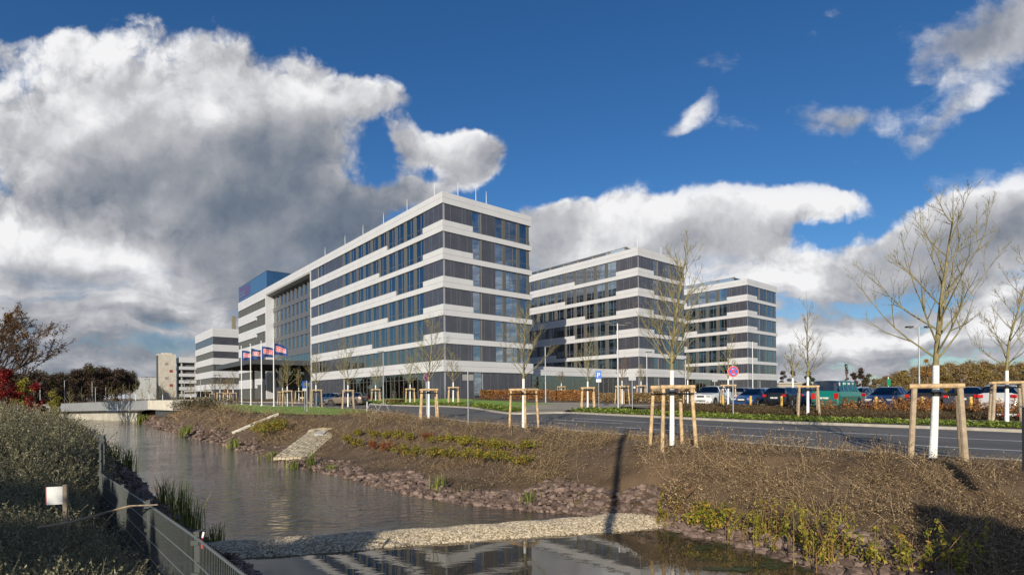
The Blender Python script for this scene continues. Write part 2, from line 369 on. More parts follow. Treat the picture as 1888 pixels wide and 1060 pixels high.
ctrlL = [(0, 0, -1.75), (-2, 3, -2.0), (-4.1, 5.9, -2.25), (-6.2, 8.4, -2.4), (-8.2, 10.7, -2.5), (-9.9, 13, -2.4), (-11.8, 15.2, -2.3), (-14, 18.5, -2.4), (-17, 22, -2.4), (-22, 28, -2.4), (-32, 40, -2.3), (-50, 62, -2.2),
         (-3, 2, -1.8), (-6, 5.6, -1.9), (-5, 3, -1.7), (-9, 8, -1.7), (-12, 12, -1.55), (-15, 14, -1.35), (-20, 19, -1.2), (-10, 4, -1.4), (-25, 24, -1.15), (-35, 34, -1.2), (-20, 5, -1.0), (-60, 60, -1.2), (-90, 90, -1.1), (-140, 120, -1.0), (-60, 20, -.9), (-10, -10, -1.6), (-60, -40, -1), (-300, 100, -1), (-300, -200, -1), (0, -6, -1.7), (5, -12, -1.7)]
UL = RBF(ctrlL)
fenceB = [(-8.35, 10.7), (-6.2, 8.4), (-4.28, 6.2), (-2.55, 4.25), (-.95, 2.4), (.6, .5)]
fenceA = [(-8.5, 10.9), (-9.97, 12.9), (-11.75, 15.2), (-13.7, 17.5), (-16.3, 20.6), (-20.0, 24.6), (-24.4, 29.0), (-30.5, 35.6)]
# bank top on the right (world, from the photo's edge of the brush)
bt_px = [(1888, 860), (1700, 855), (1538, 840), (1288, 829), (1188, 822), (1100, 806), (1000, 799), (900, 790), (800, 780), (700, 772), (620, 767), (560, 765.5), (500, 764), (440, 762), (400, 758)]
def on(U, px, py, it=12):
    z = -1.2
    for _ in range(it):
        p = at(px, py, z=z); z = float(UR(p[0], p[1])) if U is UR else float(UL(p[0], p[1]))
    return at(px, py, z=z)
bt = [on(UR, *p)[:2] for p in bt_px]
bt = [(17, 6), (22, -4), (30, -20)][::-1] + bt + [(-47, 74), (-58, 88), (-66, 100), (-70, 112), (-72, 124), (-66, 136)]
uplandR = bt + [(-66, 150), (-150, 186), (-3500, 400), (-3500, 3500), (3500, 3500), (3500, -3500), (30, -3500)]
uplandL = [(-8.2, 10.6)]+fenceB[1:] + [(3, -2.5), (8, -14), (40, -60), (40, -3500), (-3500, -3500), (-3500, 390), (-156, 168), (-152, 120), (-118, 98), (-80, 80), (-58, 64), (-40, 46)] + fenceA[::-1]
def hgt(x, y):
    x = np.asarray(x, float); y = np.asarray(y, float)
    iw = inside(water_poly, x, y); ir = inside(uplandR, x, y) & ~iw; il = inside(uplandL, x, y) & ~iw & ~ir
    dw = dist(water_poly, x, y); dr = dist(uplandR, x, y); dl = dist(uplandL, x, y)
    ur = UR(x, y); ul = UL(x, y); wR = dl/(dl+dr+1e-6); U = ur*wR+ul*(1-wR); du = np.minimum(dr, dl)
    t = dw/(dw+du+1e-6); g = np.where(t < .25, t*1.1, .275+(t-.25)*.967)
    z = WZ+(U-WZ)*g
    z = np.where(ir, ur, z); z = np.where(il, ul, z)
    for tx, ty, tz in Tpos[:4]:      # soil mounds round the roadside trees
        w = np.exp(-((x-tx)**2+(y-ty)**2)/1.1); z = z*(1-w)+(np.minimum(ur, tz+.0)+.03)*w
    z = np.where(iw, WZ-np.minimum(.9, dw*.3), z)
    return z
def H1(x, y): return float(hgt(np.array([x]), np.array([y]))[0])
# road and other sheets, as lofts between two edge lines
far_px = [(1960, 800), (1888, 797), (1700, 789.5), (1538, 784.5), (1350, 776.5), (1188, 769), (1035, 760.5), (950, 756.5), (870, 753), (778, 749.3), (700, 746.8), (650, 745.2), (600, 744)]
near_px = [(1960, 851), (1888, 848), (1700, 838), (1538, 827.5), (1288, 809), (1188, 802.5), (1100, 795), (1000, 787.5), (940, 782.5), (880, 777.5), (800, 770), (740, 763), (680, 754.5)]
def resamp(P, n):
    P = np.array(P, float)[:, :2]; d = np.r_[0, np.cumsum(np.hypot(*np.diff(P, axis=0).T))]; t = np.linspace(0, d[-1], n)
    return np.stack([np.interp(t, d, P[:, 0]), np.interp(t, d, P[:, 1])], 1)
farL = [on(UR, *p)[:2] for p in far_px[:8]] + [at(*p[:2], D=p[2])[:2] for p in FAR2]
nearL = [on(UR, *p)[:2] for p in near_px[:10]] + [at(*p[:2], D=p[2])[:2] for p in NEAR2]
def smooth(P, k=3):
    P = P.copy()
    for _ in range(k): P[1:-1] = (P[:-2]+2*P[1:-1]+P[2:])/4
    return P
NR = 160
farW = smooth(resamp(farL, NR), 8); nearW = smooth(resamp(nearL, NR), 8)
ext = lambda Pp, d: np.vstack([Pp[0]+np.array(d)[None]*k for k in (40, 30, 20, 10, 5)]+[Pp])
rd = (farW[0]-farW[4]); rd /= np.linalg.norm(rd)
farW = ext(farW, rd); nearW = ext(nearW, rd)
def offline(P, d):     # shift polyline sideways (towards far side positive)
    T = np.gradient(P, axis=0); T /= np.linalg.norm(T, axis=1)[:, None]; N_ = np.stack([T[:, 1], -T[:, 0]], 1)
    return P+N_*d
def loft(name, A, B, mt, off, m=6, kind='structure', side=None, label=None):
    A = np.array(A); B = np.array(B); n = len(A)
    G = A[:, None]+(B-A)[:, None]*np.linspace(0, 1, m+1)[None, :, None]
    z = UR(G[..., 0], G[..., 1])+off
    V = np.concatenate([G, z[..., None]], -1)
    i = np.arange(n-1)[:, None]*(m+1); j = np.arange(m)[None]
    Q = np.stack([i+j, i+j+1, i+m+2+j, i+m+1+j], -1).reshape(-1, 4)
    nrm = np.cross(V[1, 0]-V[0, 0], V[0, 1]-V[0, 0])
    if nrm[2] > 0: Q = Q[:, ::-1]
    b = MB().add(V.reshape(-1, 3), Q)
    if side:   # skirts along both edges
        for col in (0, m):
            E = V[:, col]; E2 = E.copy(); E2[:, 2] -= side
            b.add(np.vstack([E, E2]), [(q, q+1, n+q+1, n+q) for q in range(n-1)])
    o = b.build(name, mt)
    if kind: tag(o, kind=kind)
    return o
sgn = 1 if np.dot(offline(farW, 1.)[60]-farW[60], (1, 1)) > 0 else -1
sheets_poly = []
def poly_of(A, B): return [tuple(p) for p in np.vstack([np.array(A)[::3], np.array(B)[::-1][::3]])]
i0 = 5   # index where px 1960 begins
def seg(P, a, b): return P[a:b]
# index along the far edge for a given px
def idx_px(P, px):
    r = (P[:, 0]/P[:, 1]); t = (px-HX)/F
    return int(np.argmin(np.abs(r-t)))
kA, kB = 0, idx_px(farW, 1038)      # planting strip right part
kC, kD = idx_px(farW, 917), idx_px(farW, 612)
M_asph = mat('asphalt', (.092, .089, .086), .85, 0, .2, .45, .35, 120, col2=(.135, .130, .124), obj=False)
M_kerb = mat('kerb_stone', (.36, .33, .28), .85, 0, .12, 3, obj=False)
M_paint = mat('road_paint', (.72, .71, .68), .6, 0, .08, 9, obj=False)
M_pave = mat('beige_paving', (.31, .275, .215), .85, 0, .12, .6, .1, 30, obj=False)
M_soil2 = mat('planting_soil', (.10, .072, .05), .95, 0, .3, 4, .4, 25, obj=False)
M_lawn = mat('lawn_green', (.13, .25, .025), .9, 0, .35, 1.2, .5, 60, col2=(.24, .36, .05), obj=False)
road = loft('road', nearW, farW, M_asph, .0, 10)
kerb = loft('kerb', farW, offline(farW, sgn*.32), M_kerb, .11, 2, side=.2)
loft('kerb_near', nearW, offline(nearW, -sgn*.22), M_kerb, .015, 1, side=.25)
strip_a = loft('planting_bed', offline(farW, sgn*.32)[kA:kB], offline(farW, sgn*2.6)[kA:kB], M_soil2, .13, 3)
path = loft('footpath', offline(farW, sgn*2.6)[kA:kB+6], offline(farW, sgn*4.2)[kA:kB+6], M_pave, .12, 3)
strip_b = loft('hedge_bed', offline(farW, sgn*4.2)[kA:kB-2], offline(farW, sgn*8.6)[kA:kB-2], M_soil2, .13, 4)
drive = loft('driveway', offline(farW, sgn*.32)[kB:kC], offline(farW, sgn*16)[kB:kC], M_pave, .10, 8)
drive2 = loft('car_park_surface', offline(farW, sgn*8.6)[kA:kB], offline(farW, sgn*34)[kA:kB], mat('car_park_paving', (.22, .20, .17), .9, 0, .15, .5, obj=False), .06, 8)
strip_c = loft('ground_cover_bed', offline(farW, sgn*.32)[kC:kD], offline(farW, sgn*2.2)[kC:kD], M_soil2, .12, 3)
lawn_c = loft('lawn_by_building', offline(farW, sgn*2.2)[kC:kD], offline(farW, sgn*9.)[kC:kD], M_lawn, .10, 6)
# road markings
def pxline(pts, n=24):
    W_ = np.array([on(UR, *p)[:2] for p in pts]); return resamp(W_, n)
def mark(pts, w=.13, name='lane_line'):
    P = pxline(pts); T = np.gradient(P, axis=0); T /= np.linalg.norm(T, axis=1)[:, None]; N_ = np.stack([T[:, 1], -T[:, 0]], 1)
    return loft(name, P-N_*w/2, P+N_*w/2, M_paint, .008, 1)
for pts in ([(1888, 813.6), (1700, 805), (1538, 797), (1363, 788.3), (1188, 778.5), (1056, 770.8)], [(1888, 831.5), (1680, 820.5)], [(1499, 810), (1348, 801)],
            [(1240, 793.5), (1135, 787.2)], [(1148, 780.5), (1105, 778.5), (1020, 773.5)], [(1055, 781.5), (983, 777)], [(1036, 788), (1000, 784.3), (944, 780.2)]):
    mark(pts)
# lawn on the near side round the flag poles
lawn_px_a = [(690, 763), (640, 766), (560, 765), (500, 763), (440, 760), (380, 751)]
lawn_px_b = [(694, 760), (655, 755), (570, 751), (505, 748.3), (440, 746), (372, 745)]
lawnA = resamp([on(UR, *p)[:2] for p in lawn_px_a], 40); lawnB = resamp([on(UR, *p)[:2] for p in lawn_px_b], 40)
lawn = loft('lawn', lawnA, lawnB, M_lawn, .05, 8)
sheets = [poly_of(nearW, offline(farW, sgn*4)), poly_of(farW[kA:kD], offline(farW, sgn*8.8)[kA:kD]), poly_of(farW[kA:kB], offline(farW, sgn*33)[kA:kB]), poly_of(farW[kB-3:kC+3], offline(farW, sgn*15.5)[kB-3:kC+3]), poly_of(lawnA, lawnB)]
def make_terrain():
    az = np.r_[np.linspace(-64, 64, 560), np.linspace(66, 294, 50)]; az = np.radians(az)
    rr = np.r_[.02, np.geomspace(.8, 1200, 300), 2500]
    A, Rr = np.meshgrid(az, rr); x = Rr*np.sin(A); y = Rr*np.cos(A)
    z = hgt(x, y)
    iw = inside(water_poly, x, y); up = inside(uplandR, x, y)
    nz = np.zeros(x.shape)
    for i, (fx, am) in enumerate(((.9, .05), (2.1, .03), (5.3, .015), (.35, .06))):
        ph = R.rand(6)*6.28
        nz += am*(np.sin(x*fx+ph[0]+1.3*np.sin(y*fx*.7+ph[1]))*np.sin(y*fx*1.1+ph[2]+np.sin(x*fx*.6+ph[3])))
    z += np.where(iw | up, 0, nz)
    for sp in sheets: z = np.where(inside(sp, x, y), z-.25, z)
    n, k = x.shape
    V = np.stack([x, y, z], -1).reshape(-1, 3)
    i = np.arange(n-1)[:, None]*k; j = np.arange(k)[None]; j2 = (j+1) % k
    Q = np.stack([i+j, i+k+j, i+k+j2, i+j2], -1).reshape(-1, 4)
    m = mat('bank_soil', (.070, .043, .022), .95, 0, .3, 1.1, .6, 14, col2=(.145, .095, .052), obj=False)
    o = MB().add(V, Q).build('ground', m, smooth=True); tag(o, kind='structure')
make_terrain()

def water_mat():
    m = bpy.data.materials.new('canal_water'); m.use_nodes = True; nt = m.node_tree; b = nt.nodes['Principled BSDF']; L = nt.links
    b.inputs['Base Color'].default_value = (.12, .098, .06, 1); b.inputs['Roughness'].default_value = .03; b.inputs['IOR'].default_value = 1.7
    g = nt.nodes.new('ShaderNodeNewGeometry')
    mp = nt.nodes.new('ShaderNodeMapping'); mp.inputs['Rotation'].default_value = (0, 0, math.radians(-52)); mp.inputs['Scale'].default_value = (1, 2.6, 1); L.new(g.outputs['Position'], mp.inputs[0])
    n1 = nt.nodes.new('ShaderNodeTexNoise'); n1.inputs['Scale'].default_value = 1.7; n1.inputs['Detail'].default_value = 4; L.new(mp.outputs[0], n1.inputs['Vector'])
    n2 = nt.nodes.new('ShaderNodeTexNoise'); n2.inputs['Scale'].default_value = .35; n2.inputs['Detail'].default_value = 2; L.new(g.outputs['Position'], n2.inputs['Vector'])
    sp = nt.nodes.new('ShaderNodeSeparateXYZ'); L.new(g.outputs['Position'], sp.inputs[0])
    # the pond below the gravel bar lies sheltered and calm, the canal above it is ruffled
    li = nt.nodes.new('ShaderNodeMath'); li.operation = 'MULTIPLY_ADD'; L.new(sp.outputs[0], li.inputs[0]); li.inputs[1].default_value = -.27; L.new(sp.outputs[1], li.inputs[2])
    ca = nt.nodes.new('ShaderNodeMapRange'); ca.interpolation_type = 'SMOOTHSTEP'; L.new(li.outputs[0], ca.inputs[0])
    ca.inputs[1].default_value = 12.; ca.inputs[2].default_value = 15.5; ca.inputs[3].default_value = .012; ca.inputs[4].default_value = .75
    mm = nt.nodes.new('ShaderNodeMath'); mm.operation = 'MULTIPLY'; L.new(ca.outputs[0], mm.inputs[0])
    mr = nt.nodes.new('ShaderNodeMapRange'); L.new(n2.outputs['Fac'], mr.inputs[0]); mr.inputs[1].default_value = .35; mr.inputs[2].default_value = .65; mr.inputs[3].default_value = .55; mr.inputs[4].default_value = 1.2
    L.new(mr.outputs[0], mm.inputs[1])
    bp = nt.nodes.new('ShaderNodeBump'); bp.inputs['Distance'].default_value = .10; L.new(mm.outputs[0], bp.inputs['Strength']); L.new(n1.outputs['Fac'], bp.inputs['Height'])
    L.new(bp.outputs[0], b.inputs['Normal'])
    tr = nt.nodes.new('ShaderNodeBsdfTransparent'); tr.inputs[0].default_value = (.55, .45, .26, 1)
    gl = nt.nodes.new('ShaderNodeBsdfGlossy'); gl.inputs['Roughness'].default_value = .015; gl.inputs[0].default_value = (1, .97, .93, 1); L.new(bp.outputs[0], gl.inputs['Normal'])
    fr = nt.nodes.new('ShaderNodeFresnel'); fr.inputs[0].default_value = 2.0; L.new(bp.outputs[0], fr.inputs['Normal'])
    mu = nt.nodes.new('ShaderNodeMixShader'); mu.inputs[0].default_value = .45; b.inputs['Specular IOR Level'].default_value = 0; L.new(tr.outputs[0], mu.inputs[1]); L.new(b.outputs[0], mu.inputs[2])
    mw = nt.nodes.new('ShaderNodeMixShader'); L.new(fr.outputs[0], mw.inputs[0]); L.new(mu.outputs[0], mw.inputs[1]); L.new(gl.outputs[0], mw.inputs[2])
    L.new(mw.outputs[0], nt.nodes['Material Output'].inputs[0])
    return m
wo = MB().add([(-200, -20, WZ), (40, -20, WZ), (40, 220, WZ), (-200, 220, WZ)], [(0, 1, 2, 3)]).build('water', water_mat()); tag(wo, kind='structure')
# ------------------------------------------------------------------ office buildings
RZ = math.atan2(DR[1], DR[0])
FLOOR = 3.7; BB = [25.44-3.7*k for k in range(7)]      # undersides of the white bands (BB[0] = parapet)
GZ = -.5
_win = {}
def window_mesh(w, h, var, rail, pl=0, pr=0):
    key = (round(w, 2), round(h, 2), var, rail, pl, pr)
    if key in _win: return _win[key]
    f = MB(); t = .07
    if pl: f.box(-pl+.005, -.001, -.03, .22, -.01, h+.01)
    if pr: f.box(w+.001, w+pr-.005, -.03, .22, -.01, h+.01)
    f.box(0, w, .0, .13, 0, t); f.box(0, w, .0, .13, h-t, h)
    f.box(0, t, .0, .13, t, h-t); f.box(w-t, w, .0, .13, t, h-t)
    mx = w*(.36 if var % 2 else .64)
    if w > 1.5: f.box(mx-.045, mx+.045, .02, .125, t, h-t)
    if rail: f.box(t, w-t, .035, .12, .78, .85)
    # blind or curtain and a desk seen behind the glass
    q = random.Random(var*31+int(h*10))
    cx = q.choice((t, w-t-.3, mx+.06)) ; cw = q.uniform(.16, .42)
    f.box(cx, min(cx+cw, w-t), .26, .31, .02, h-.05, 1)
    if q.random() < .6: f.box(t, w-t, .5, .54, h-q.uniform(.2, .9), h, 1)
    if rail:
        f.box(t+.1, w-t-.2, .7, 1.4, .62, .68, 2); f.box(t+.3, t+.7, .6, .9, .68, 1.05, 2)
        f.box(w*.55, w*.8, .45, .5, .05, .6, 2)
    fo = f.build('window', [M_frame, M_curtain, M_desk], link=False)
    p = MB().box(t, w-t, .045, .06, t, h-t).build('pane', M_glass, link=False)
    _win[key] = (fo, p); return _win[key]
def put_window(root, x, y, z, w, h, rz, var, rail=False, pl=0, pr=0):
    fo, p = window_mesh(w, h, var, rail, pl, pr)
    a = inst(fo, 'window', root, (x, y, z), rz); inst(p, 'pane', a)
    return a
def band(root, fname, segs, z0, z1, proud=.14, depth=.3, mi=0):
    pass
def office(name, label, loc, group, length, tower=False):
    root = thing(name, label, 'office building', (loc[0], loc[1], 0), RZ, group)
    Wd = 15.6; Lm = length
    tallN = [4, 5, 3, 4, 6, 0]
    winL = [4.95+2.785*i for i in range(10)]
    nW = 0
    dark = MB(); backing = MB()
    # inner shell: slabs and core walls so the rooms have floors, ceilings and a back
    inn = MB()
    for k in range(7):
        inn.box(.45, Wd-.45, .45, Lm-.5, BB[k]+.1, BB[k]+.45)
    inn.box(.75, Wd-.75, .75, Lm-.8, GZ, GZ+.06, 1)
    core = MB(); core.box(6.2, Wd-6.2, 6.2, Lm-6, GZ+.3, 25.3)
    for s in np.arange(5+2.785*3, Lm-4, 2.785*3): core.box(.6, 6.2, s-.62, s-.5, GZ+.3, 25.3)
    inn.build('floor_slab', [M_interior, M_intdark], root); core.build('inner_wall', M_interior, root)
    for k in range(7):
        zb = BB[k]; b = MB()
        two = k in (0, 6)
        pr = .14 if k < 6 else .2
        rows = [(zb, zb+.735)]
        # left facade (plane x=0) band rows
        e0, e1 = -pr, Lm+(.0 if not tower else 0)
        def cuts(p0, p1, ph):
            c = [p0]+[q_ for q_ in np.arange(ph, p1-.6, 3.35) if q_ > p0+.6]+[p1]; return list(zip(c[:-1], c[1:]))
        def rowL(y0, y1, za, zc):
            for q0, q1 in cuts(y0, y1, 1.2+(k*1.1+za*7) % 2.2): b.box(-pr, .35, q0+(.008 if q0 > y0 else 0), q1-(.008 if q1 < y1 else 0), za, zc)
        rowL(-pr, e1, zb, zb+.725)
        step = 0. if two else winL[0]+2.785*(tallN[k-1])-.35
        def rowR(x0, x1, za, zc):
            for q0, q1 in cuts(x0, x1, 1.9+(k*.9+za*5) % 2.1): b.box(q0+(.008 if q0 > x0 else 0), q1-(.008 if q1 < x1 else 0), -pr, .35, za, zc)
        rowR(.36, Wd+pr, zb, zb+.725)
        if two:
            rowL(-pr, e1, zb+.75, zb+1.49); rowR(.36, Wd+pr, zb+.75, zb+1.49)
        else:
            rowL(-pr, 4.93, zb+.75, zb+1.49)
            if step < e1: rowL(step, e1, zb+.75, zb+1.49)
            rowR(.36, 4.78, zb+.75, zb+1.49)
        # far sides, plain
        b.box(Wd-.35, Wd+pr-.002, .36, e1, zb+.002, zb+1.488)
        if not tower: b.box(-pr+.002, Wd+pr-.002, Lm-.002-.35, Lm+pr, zb+.002, zb+1.488)
        b.build('facade_band', M_white, root)
        backing.box(-pr+.05, .3, -pr+.05, e1-.01, zb+.05, zb+.8); backing.box(.3, Wd+pr-.05, -pr+.05, .3, zb+.05, zb+.8)
    backing.build('panel_backing', M_backing, root)
    # dark cladding, strip by strip
    def clad(side, a, b_, z0, z1, seed):
        q = random.Random(seed); p = a
        cut = [a]
        while p < b_-.6:
            p += q.choice((.5, .95, 1.35, 1.35, 1.9)); cut.append(min(p, b_))
        if cut[-1] < b_: cut.append(b_)
        for u, v in zip(cut[:-1], cut[1:]):
            if v-u < .05: continue
            if side == 'L': dark.box(-.0, .25, u+.012, v-.012, z0, z1)
            else: dark.box(u+.012, v-.012, .0, .25, z0, z1)
        if side == 'L': dark.box(.004, .3, a, b_, z0, z1, 1)
        else: dark.box(a, b_, .004, .3, z0, z1, 1)
    for k in range(6):
        zt = BB[k]; zl = BB[k+1]+1.49; zs = BB[k+1]+.735
        sd = k*7+int(loc[0])
        clad('L', .0, 4.95, zl, zt, sd)
        tn = tallN[k] if k < 5 else 0
        if k == 5: tn = 0
        for i, s0 in enumerate(winL):
            if s0 > Lm-3: break
            z0 = zs if i < tn else zl
            put_window(root, .05, s0+2.10, z0+.01, 2.08, zt-z0-.02, -math.pi/2, (i*3+k*5+int(loc[1])) % 9, i < tn, pl=.685); nW += 1
        s1 = 4.95+27.85
        if Lm > 45:
            clad('L', s1, 41.7, zl, zt, sd+3)
            put_window(root, .08, 44.9, zl+.01, 1.2, zt-zl-.02, -math.pi/2, k, False, pr=.55); put_window(root, .08, 43.15, zl+.01, 1.2, zt-zl-.02, -math.pi/2, k+3, False, pr=.25); nW += 2
            clad('L', 45., min(Lm, 48.9), zl, zt, sd+5)
        # right facade
        clad('R', .26, 4.8, zl, zt, sd+9)
        put_window(root, 4.8, .08, zs+.01, 1.3, zt-zs-.02, 0, k % 5, True, pr=.2)
        clad('R', 6.3, 8.8, zs, zt, sd+11)
        put_window(root, 8.8, .08, zs+.01, 1.45, zt-zs-.02, 0, (k+2) % 6, True, pr=.5)
        put_window(root, 10.75, .08, zs+.01, 2.2, zt-zs-.02, 0, (k+1) % 6, True, pr=.5)
        put_window(root, 13.45, .08, zs+.01, 1.5, zt-zs-.02, 0, (k+4) % 6, True, pr=.4)
        nW += 4
        # far long side and rear, plain dark
        dark.box(Wd-.3, Wd-.02, .3, Lm, zs, zt)
        if not tower: dark.box(0.3, Wd-.3, Lm-.3, Lm-.02, zs, zt)
    # ground floor
    zt = BB[6]
    clad('L', .0, 4.95, GZ, zt, 3); clad('R', .26, 4.9, GZ, zt, 8)
    gp = MB()
    for i in range(21):
        s = 4.95+i*1.393
        gp.box(.5, .58, s-.03, s+.03, GZ, zt-.02)
    gp.box(.5, .57, 4.95, 33, 2.35, 2.42); gp.box(.5, .57, 4.95, 33, GZ, GZ+.12)
    gp.build('shopfront_frame', M_frame, root)
    MB().box(.53, .545, 4.95, 33, GZ+.12, zt-.02).build('shopfront_glass', M_glass, root)
    for s in (10.2, 18.6, 27.0):
        MB().tube([(.95, s, GZ), (.95, s, zt)], .28, 14).build('column', mat('column_green_grey', (.36, .42, .33), .7), root)
    if Lm > 40: clad('L', 33, min(Lm, 48.9), GZ, zt, 5)
    clad('R', 6.4, Wd, GZ, zt, 12)
    MB().box(4.9, 6.4, .12, .3, GZ, GZ+.1).build('threshold', M_frame, root)
    put_window(root, 4.95, .1, GZ+.1, 1.4, zt-GZ-.12, 0, 2, False)
    dark.box(Wd-.3, Wd-.02, .3, Lm, GZ, zt)
    if not tower: dark.box(0.3, Wd-.3, Lm-.3, Lm-.02, GZ, zt)
    dark.build('cladding', [M_dark, M_joint], root)
    r = MB().box(.36, Wd-.36, .36, Lm-.4, 25.9, 26.2); r.build('roof', M_concrete, root)
    return root
o1 = office('office_building', 'nearest long office building with white bands and dark cladding, entrance canopy on its left side', BC, None, 48.9, tower=True)
o2 = office('office_building', 'middle office block with white bands and a glass railed roof terrace', bl(42.2, 0), None, 48.5)
o3 = office('office_building', 'farthest right office block with white bands, behind the no stopping sign', bl(84.3, 0), None, 44)
# ---- entrance recess and lobby block of the first building
def wing(root):
    s0, s1, s2 = 48.9, 79.6, 107.
    b = MB(); top = 26.93
    b.box(-.14, .35, s0+.02, s2, 26.19, top); b.box(-.14, .35, s0+.02, s2, 25.44, 26.17)
    b.box(-.13, .2, s0+.0, s0+.22, GZ, 25.42)               # white edge of the recess
    b.build('facade_band', M_white, root)
    sof = MB().box(-.1, 2.0, s0+.24, s1, 25.1, 25.42); sof.build('recess_soffit', mat('soffit_grey', (.33, .33, .31), .6), root)
    wall = MB(); wins = MB(); gl = MB()
    X = 1.65
    for i, zt in enumerate((24.7, 21.0, 17.3, 13.6)):
        wall.box(X-.12, X+.3, s0+.22, s1, zt-3.7, zt-2.65)
        n = 11; st = (s1-s0-.4)/n
        for j in range(n):
            y = s0+.3+j*st
            wall.box(X-.05, X+.28, y, y+1.05, zt-2.65, zt)
            wins.box(X+.05, X+.12, y+1.05, y+1.12, zt-2.65, zt); wins.box(X+.05, X+.12, y+st-.07, y+st, zt-2.65, zt); wins.box(X+.05, X+.12, y+1.12, y+st-.07, zt-2.05, zt-1.98)
            wins.box(X+.4, X+.45, y+1.5, y+1.75, zt-2.6, zt, 1); wins.box(X+.25, X+.4, y+1.3, y+2.1, zt-2.64, zt-2.2, 1)
            gl.box(X+.08, X+.095, y+1.12, y+st-.07, zt-2.65, zt)
    wall.box(X-.12, X+.3, s0+.22, s1, 24.7, 25.1); wall.box(X-.15, X+.3, s0+.22, s1, 9.4, 9.9)
    wall.box(X-.12, X+.3, s0+.22, s0+9, GZ, 7.0)
    wall.box(X-.12, X+.3, s1-12, s1, GZ, 3.2)
    wall.build('recess_wall', mat('recess_metal', (.10, .10, .105), .4, 0, .08, .6), root)
    gl.box(X+.0, X+.02, s0+.3, s1, 7.2, 9.4); gl.box(X+.0, X+.02, s0+9, s1, 3.2, 6.6)
    for j in range(16): wins.box(X-.03, X+.06, s0+.5+j*1.9, s0+.57+j*1.9, 3.2, 9.4)
    wins.box(X-.03, X+.06, s0+.3, s1, 7.0, 7.2)
    # lobby block: taller storeys
    sw = MB(); lk = MB()
    tops = [24.55-4.43*i for i in range(6)]
    sw.box(-.13, .3, s1, s2, tops[0]+.0, 25.43)
    for i, zt in enumerate(tops):
        zl = zt-2.05 if i < 5 else GZ
        hi = .8
        lk_n = 10; st = (s2-.6-(s1+.9))/18
        nxt = (tops[i+1] if i < 5 else None)
        if nxt is not None:
            zz = zl
            while zz > nxt+.1:
                z1 = max(nxt, zz-.8); low = (z1 <= nxt+.01)
                sw.box(-.13, .3, (s1+9.5) if low else s1, s2, z1+.02 if z1 > nxt else nxt, zz)
                zz = z1
            # taller opening at the right end: keep only its jambs
            sw.box(-.13, .3, s1, s1+.85, nxt, nxt+.8)
        sw.box(-.13, .3, s1, s1+.85, zl, zt); 
        for j in range(18):
            y = s1+.85+j*st; zt2 = zt+(hi if (j < 6 and i > 0) else 0)
            if i == 0 and j < 6: zt2 = zt+.0
            wins.box(.0, .25, y, y+.55, zl, zt2); wins.box(.12, .2, y+.55, y+.61, zl, zt2)
            gl.box(.14, .155, y+.55, y+st, zl, zt2); wins.box(.4, .44, y+.7, y+.95, zl, zt2, 1)
        wins.box(-.05, .28, s2-.6, s2, zl, zt)
        wins.box(.4, 8, s1+.5, s2-.5, zt+.3, zt+.55, 1)
    sw.box(.3, 16, s1, s1+.3, GZ, 25.43)          # return wall of the recess
    sw.box(-.13, .3, s1-.001, s1+.001, GZ, 2.)
    sw.build('lobby_cladding', M_white, root)
    o = wins.build('small_window', [M_frame, M_curtain], root); tag(o, kind='stuff')
    tag(gl.build('small_pane', M_glass, root), kind='stuff')
    lk.box(2.2, 15.4, s0+.5, s2-.3, GZ, .0); lk.box(7, 7.3, s0, s2, GZ, 25.2); lk.box(.4, 15.4, s2-.35, s2-.05, GZ, 25.3); lk.box(15.0, 15.5, s0, s2, GZ, 26.9)
    for zz in [25.2-3.7*i for i in range(1, 5)]: lk.box(2.2, 7, s0, s1, zz-.35, zz-.05)
    lk.box(1.9, 15, s0, s1, 24.95, 25.2)
    lk.build('inner_wall', M_interior, root)
    MB().box(.36, 15.3, s0, s2, 25.9, 26.2).build('roof', M_concrete, root)
    # blue box on the roof with its lettering
    M_blue = mat('blue_corrugated', (.025, .09, .21), .45, 0, .1, .5)
    bb = MB(); bb.box(.1, 15.5, s1+.1, s2-.05, 26.95, 31.25)
    for i in range(56): bb.box(.16+i*.27, .16+i*.27+.09, s1+.02, s1+.1, 27.1, 31.2)
    rb = bb.build('roof_box', M_blue, root)
    MB().box(.06, 15.55, s1+.0, s2-.02, 31.25, 31.34).build('roof_trim', M_darkmetal, rb)
    pn = MB(); pn.box(.02, .1, s1+.2, s2-.1, 27.2, 31.15); pn.build('sign_panel', mat('blue_glass_panel', (.05, .11, .22), .12), rb)
    lg = MB(); y0, y1 = s2-12.2, s2-.8
    lg.box(-.03, .02, y0, y1, 27.8, 30.8, 0); lg.build('logo_field', mat('logo_purple', (.085, .055, .15), .4), rb)
    text('tesa', 'logo_lettering', rb, (-.06, y1-.8, 28.1), (math.pi/2, 0, -math.pi/2), 3.3, mat('logo_pale', (.10, .15, .25), .4), .03)
def text(s, name, parent, loc, rot, size, m, ext=.005, shear=0.):
    cu = bpy.data.curves.new(name, 'FONT'); cu.body = s; cu.size = size; cu.extrude = ext; cu.shear = shear; cu.resolution_u = 3
    cu.materials.append(m); o = bpy.data.objects.new(name, cu); C.objects.link(o)
    o.location = loc; o.rotation_euler = rot
    bpy.context.view_layer.update()
    me = bpy.data.meshes.new_from_object(o); bpy.data.objects.remove(o)
    o = bpy.data.objects.new(name, me); C.objects.link(o); o.location = loc; o.rotation_euler = rot
    if parent: o.parent = parent
    return o
wing(o1)
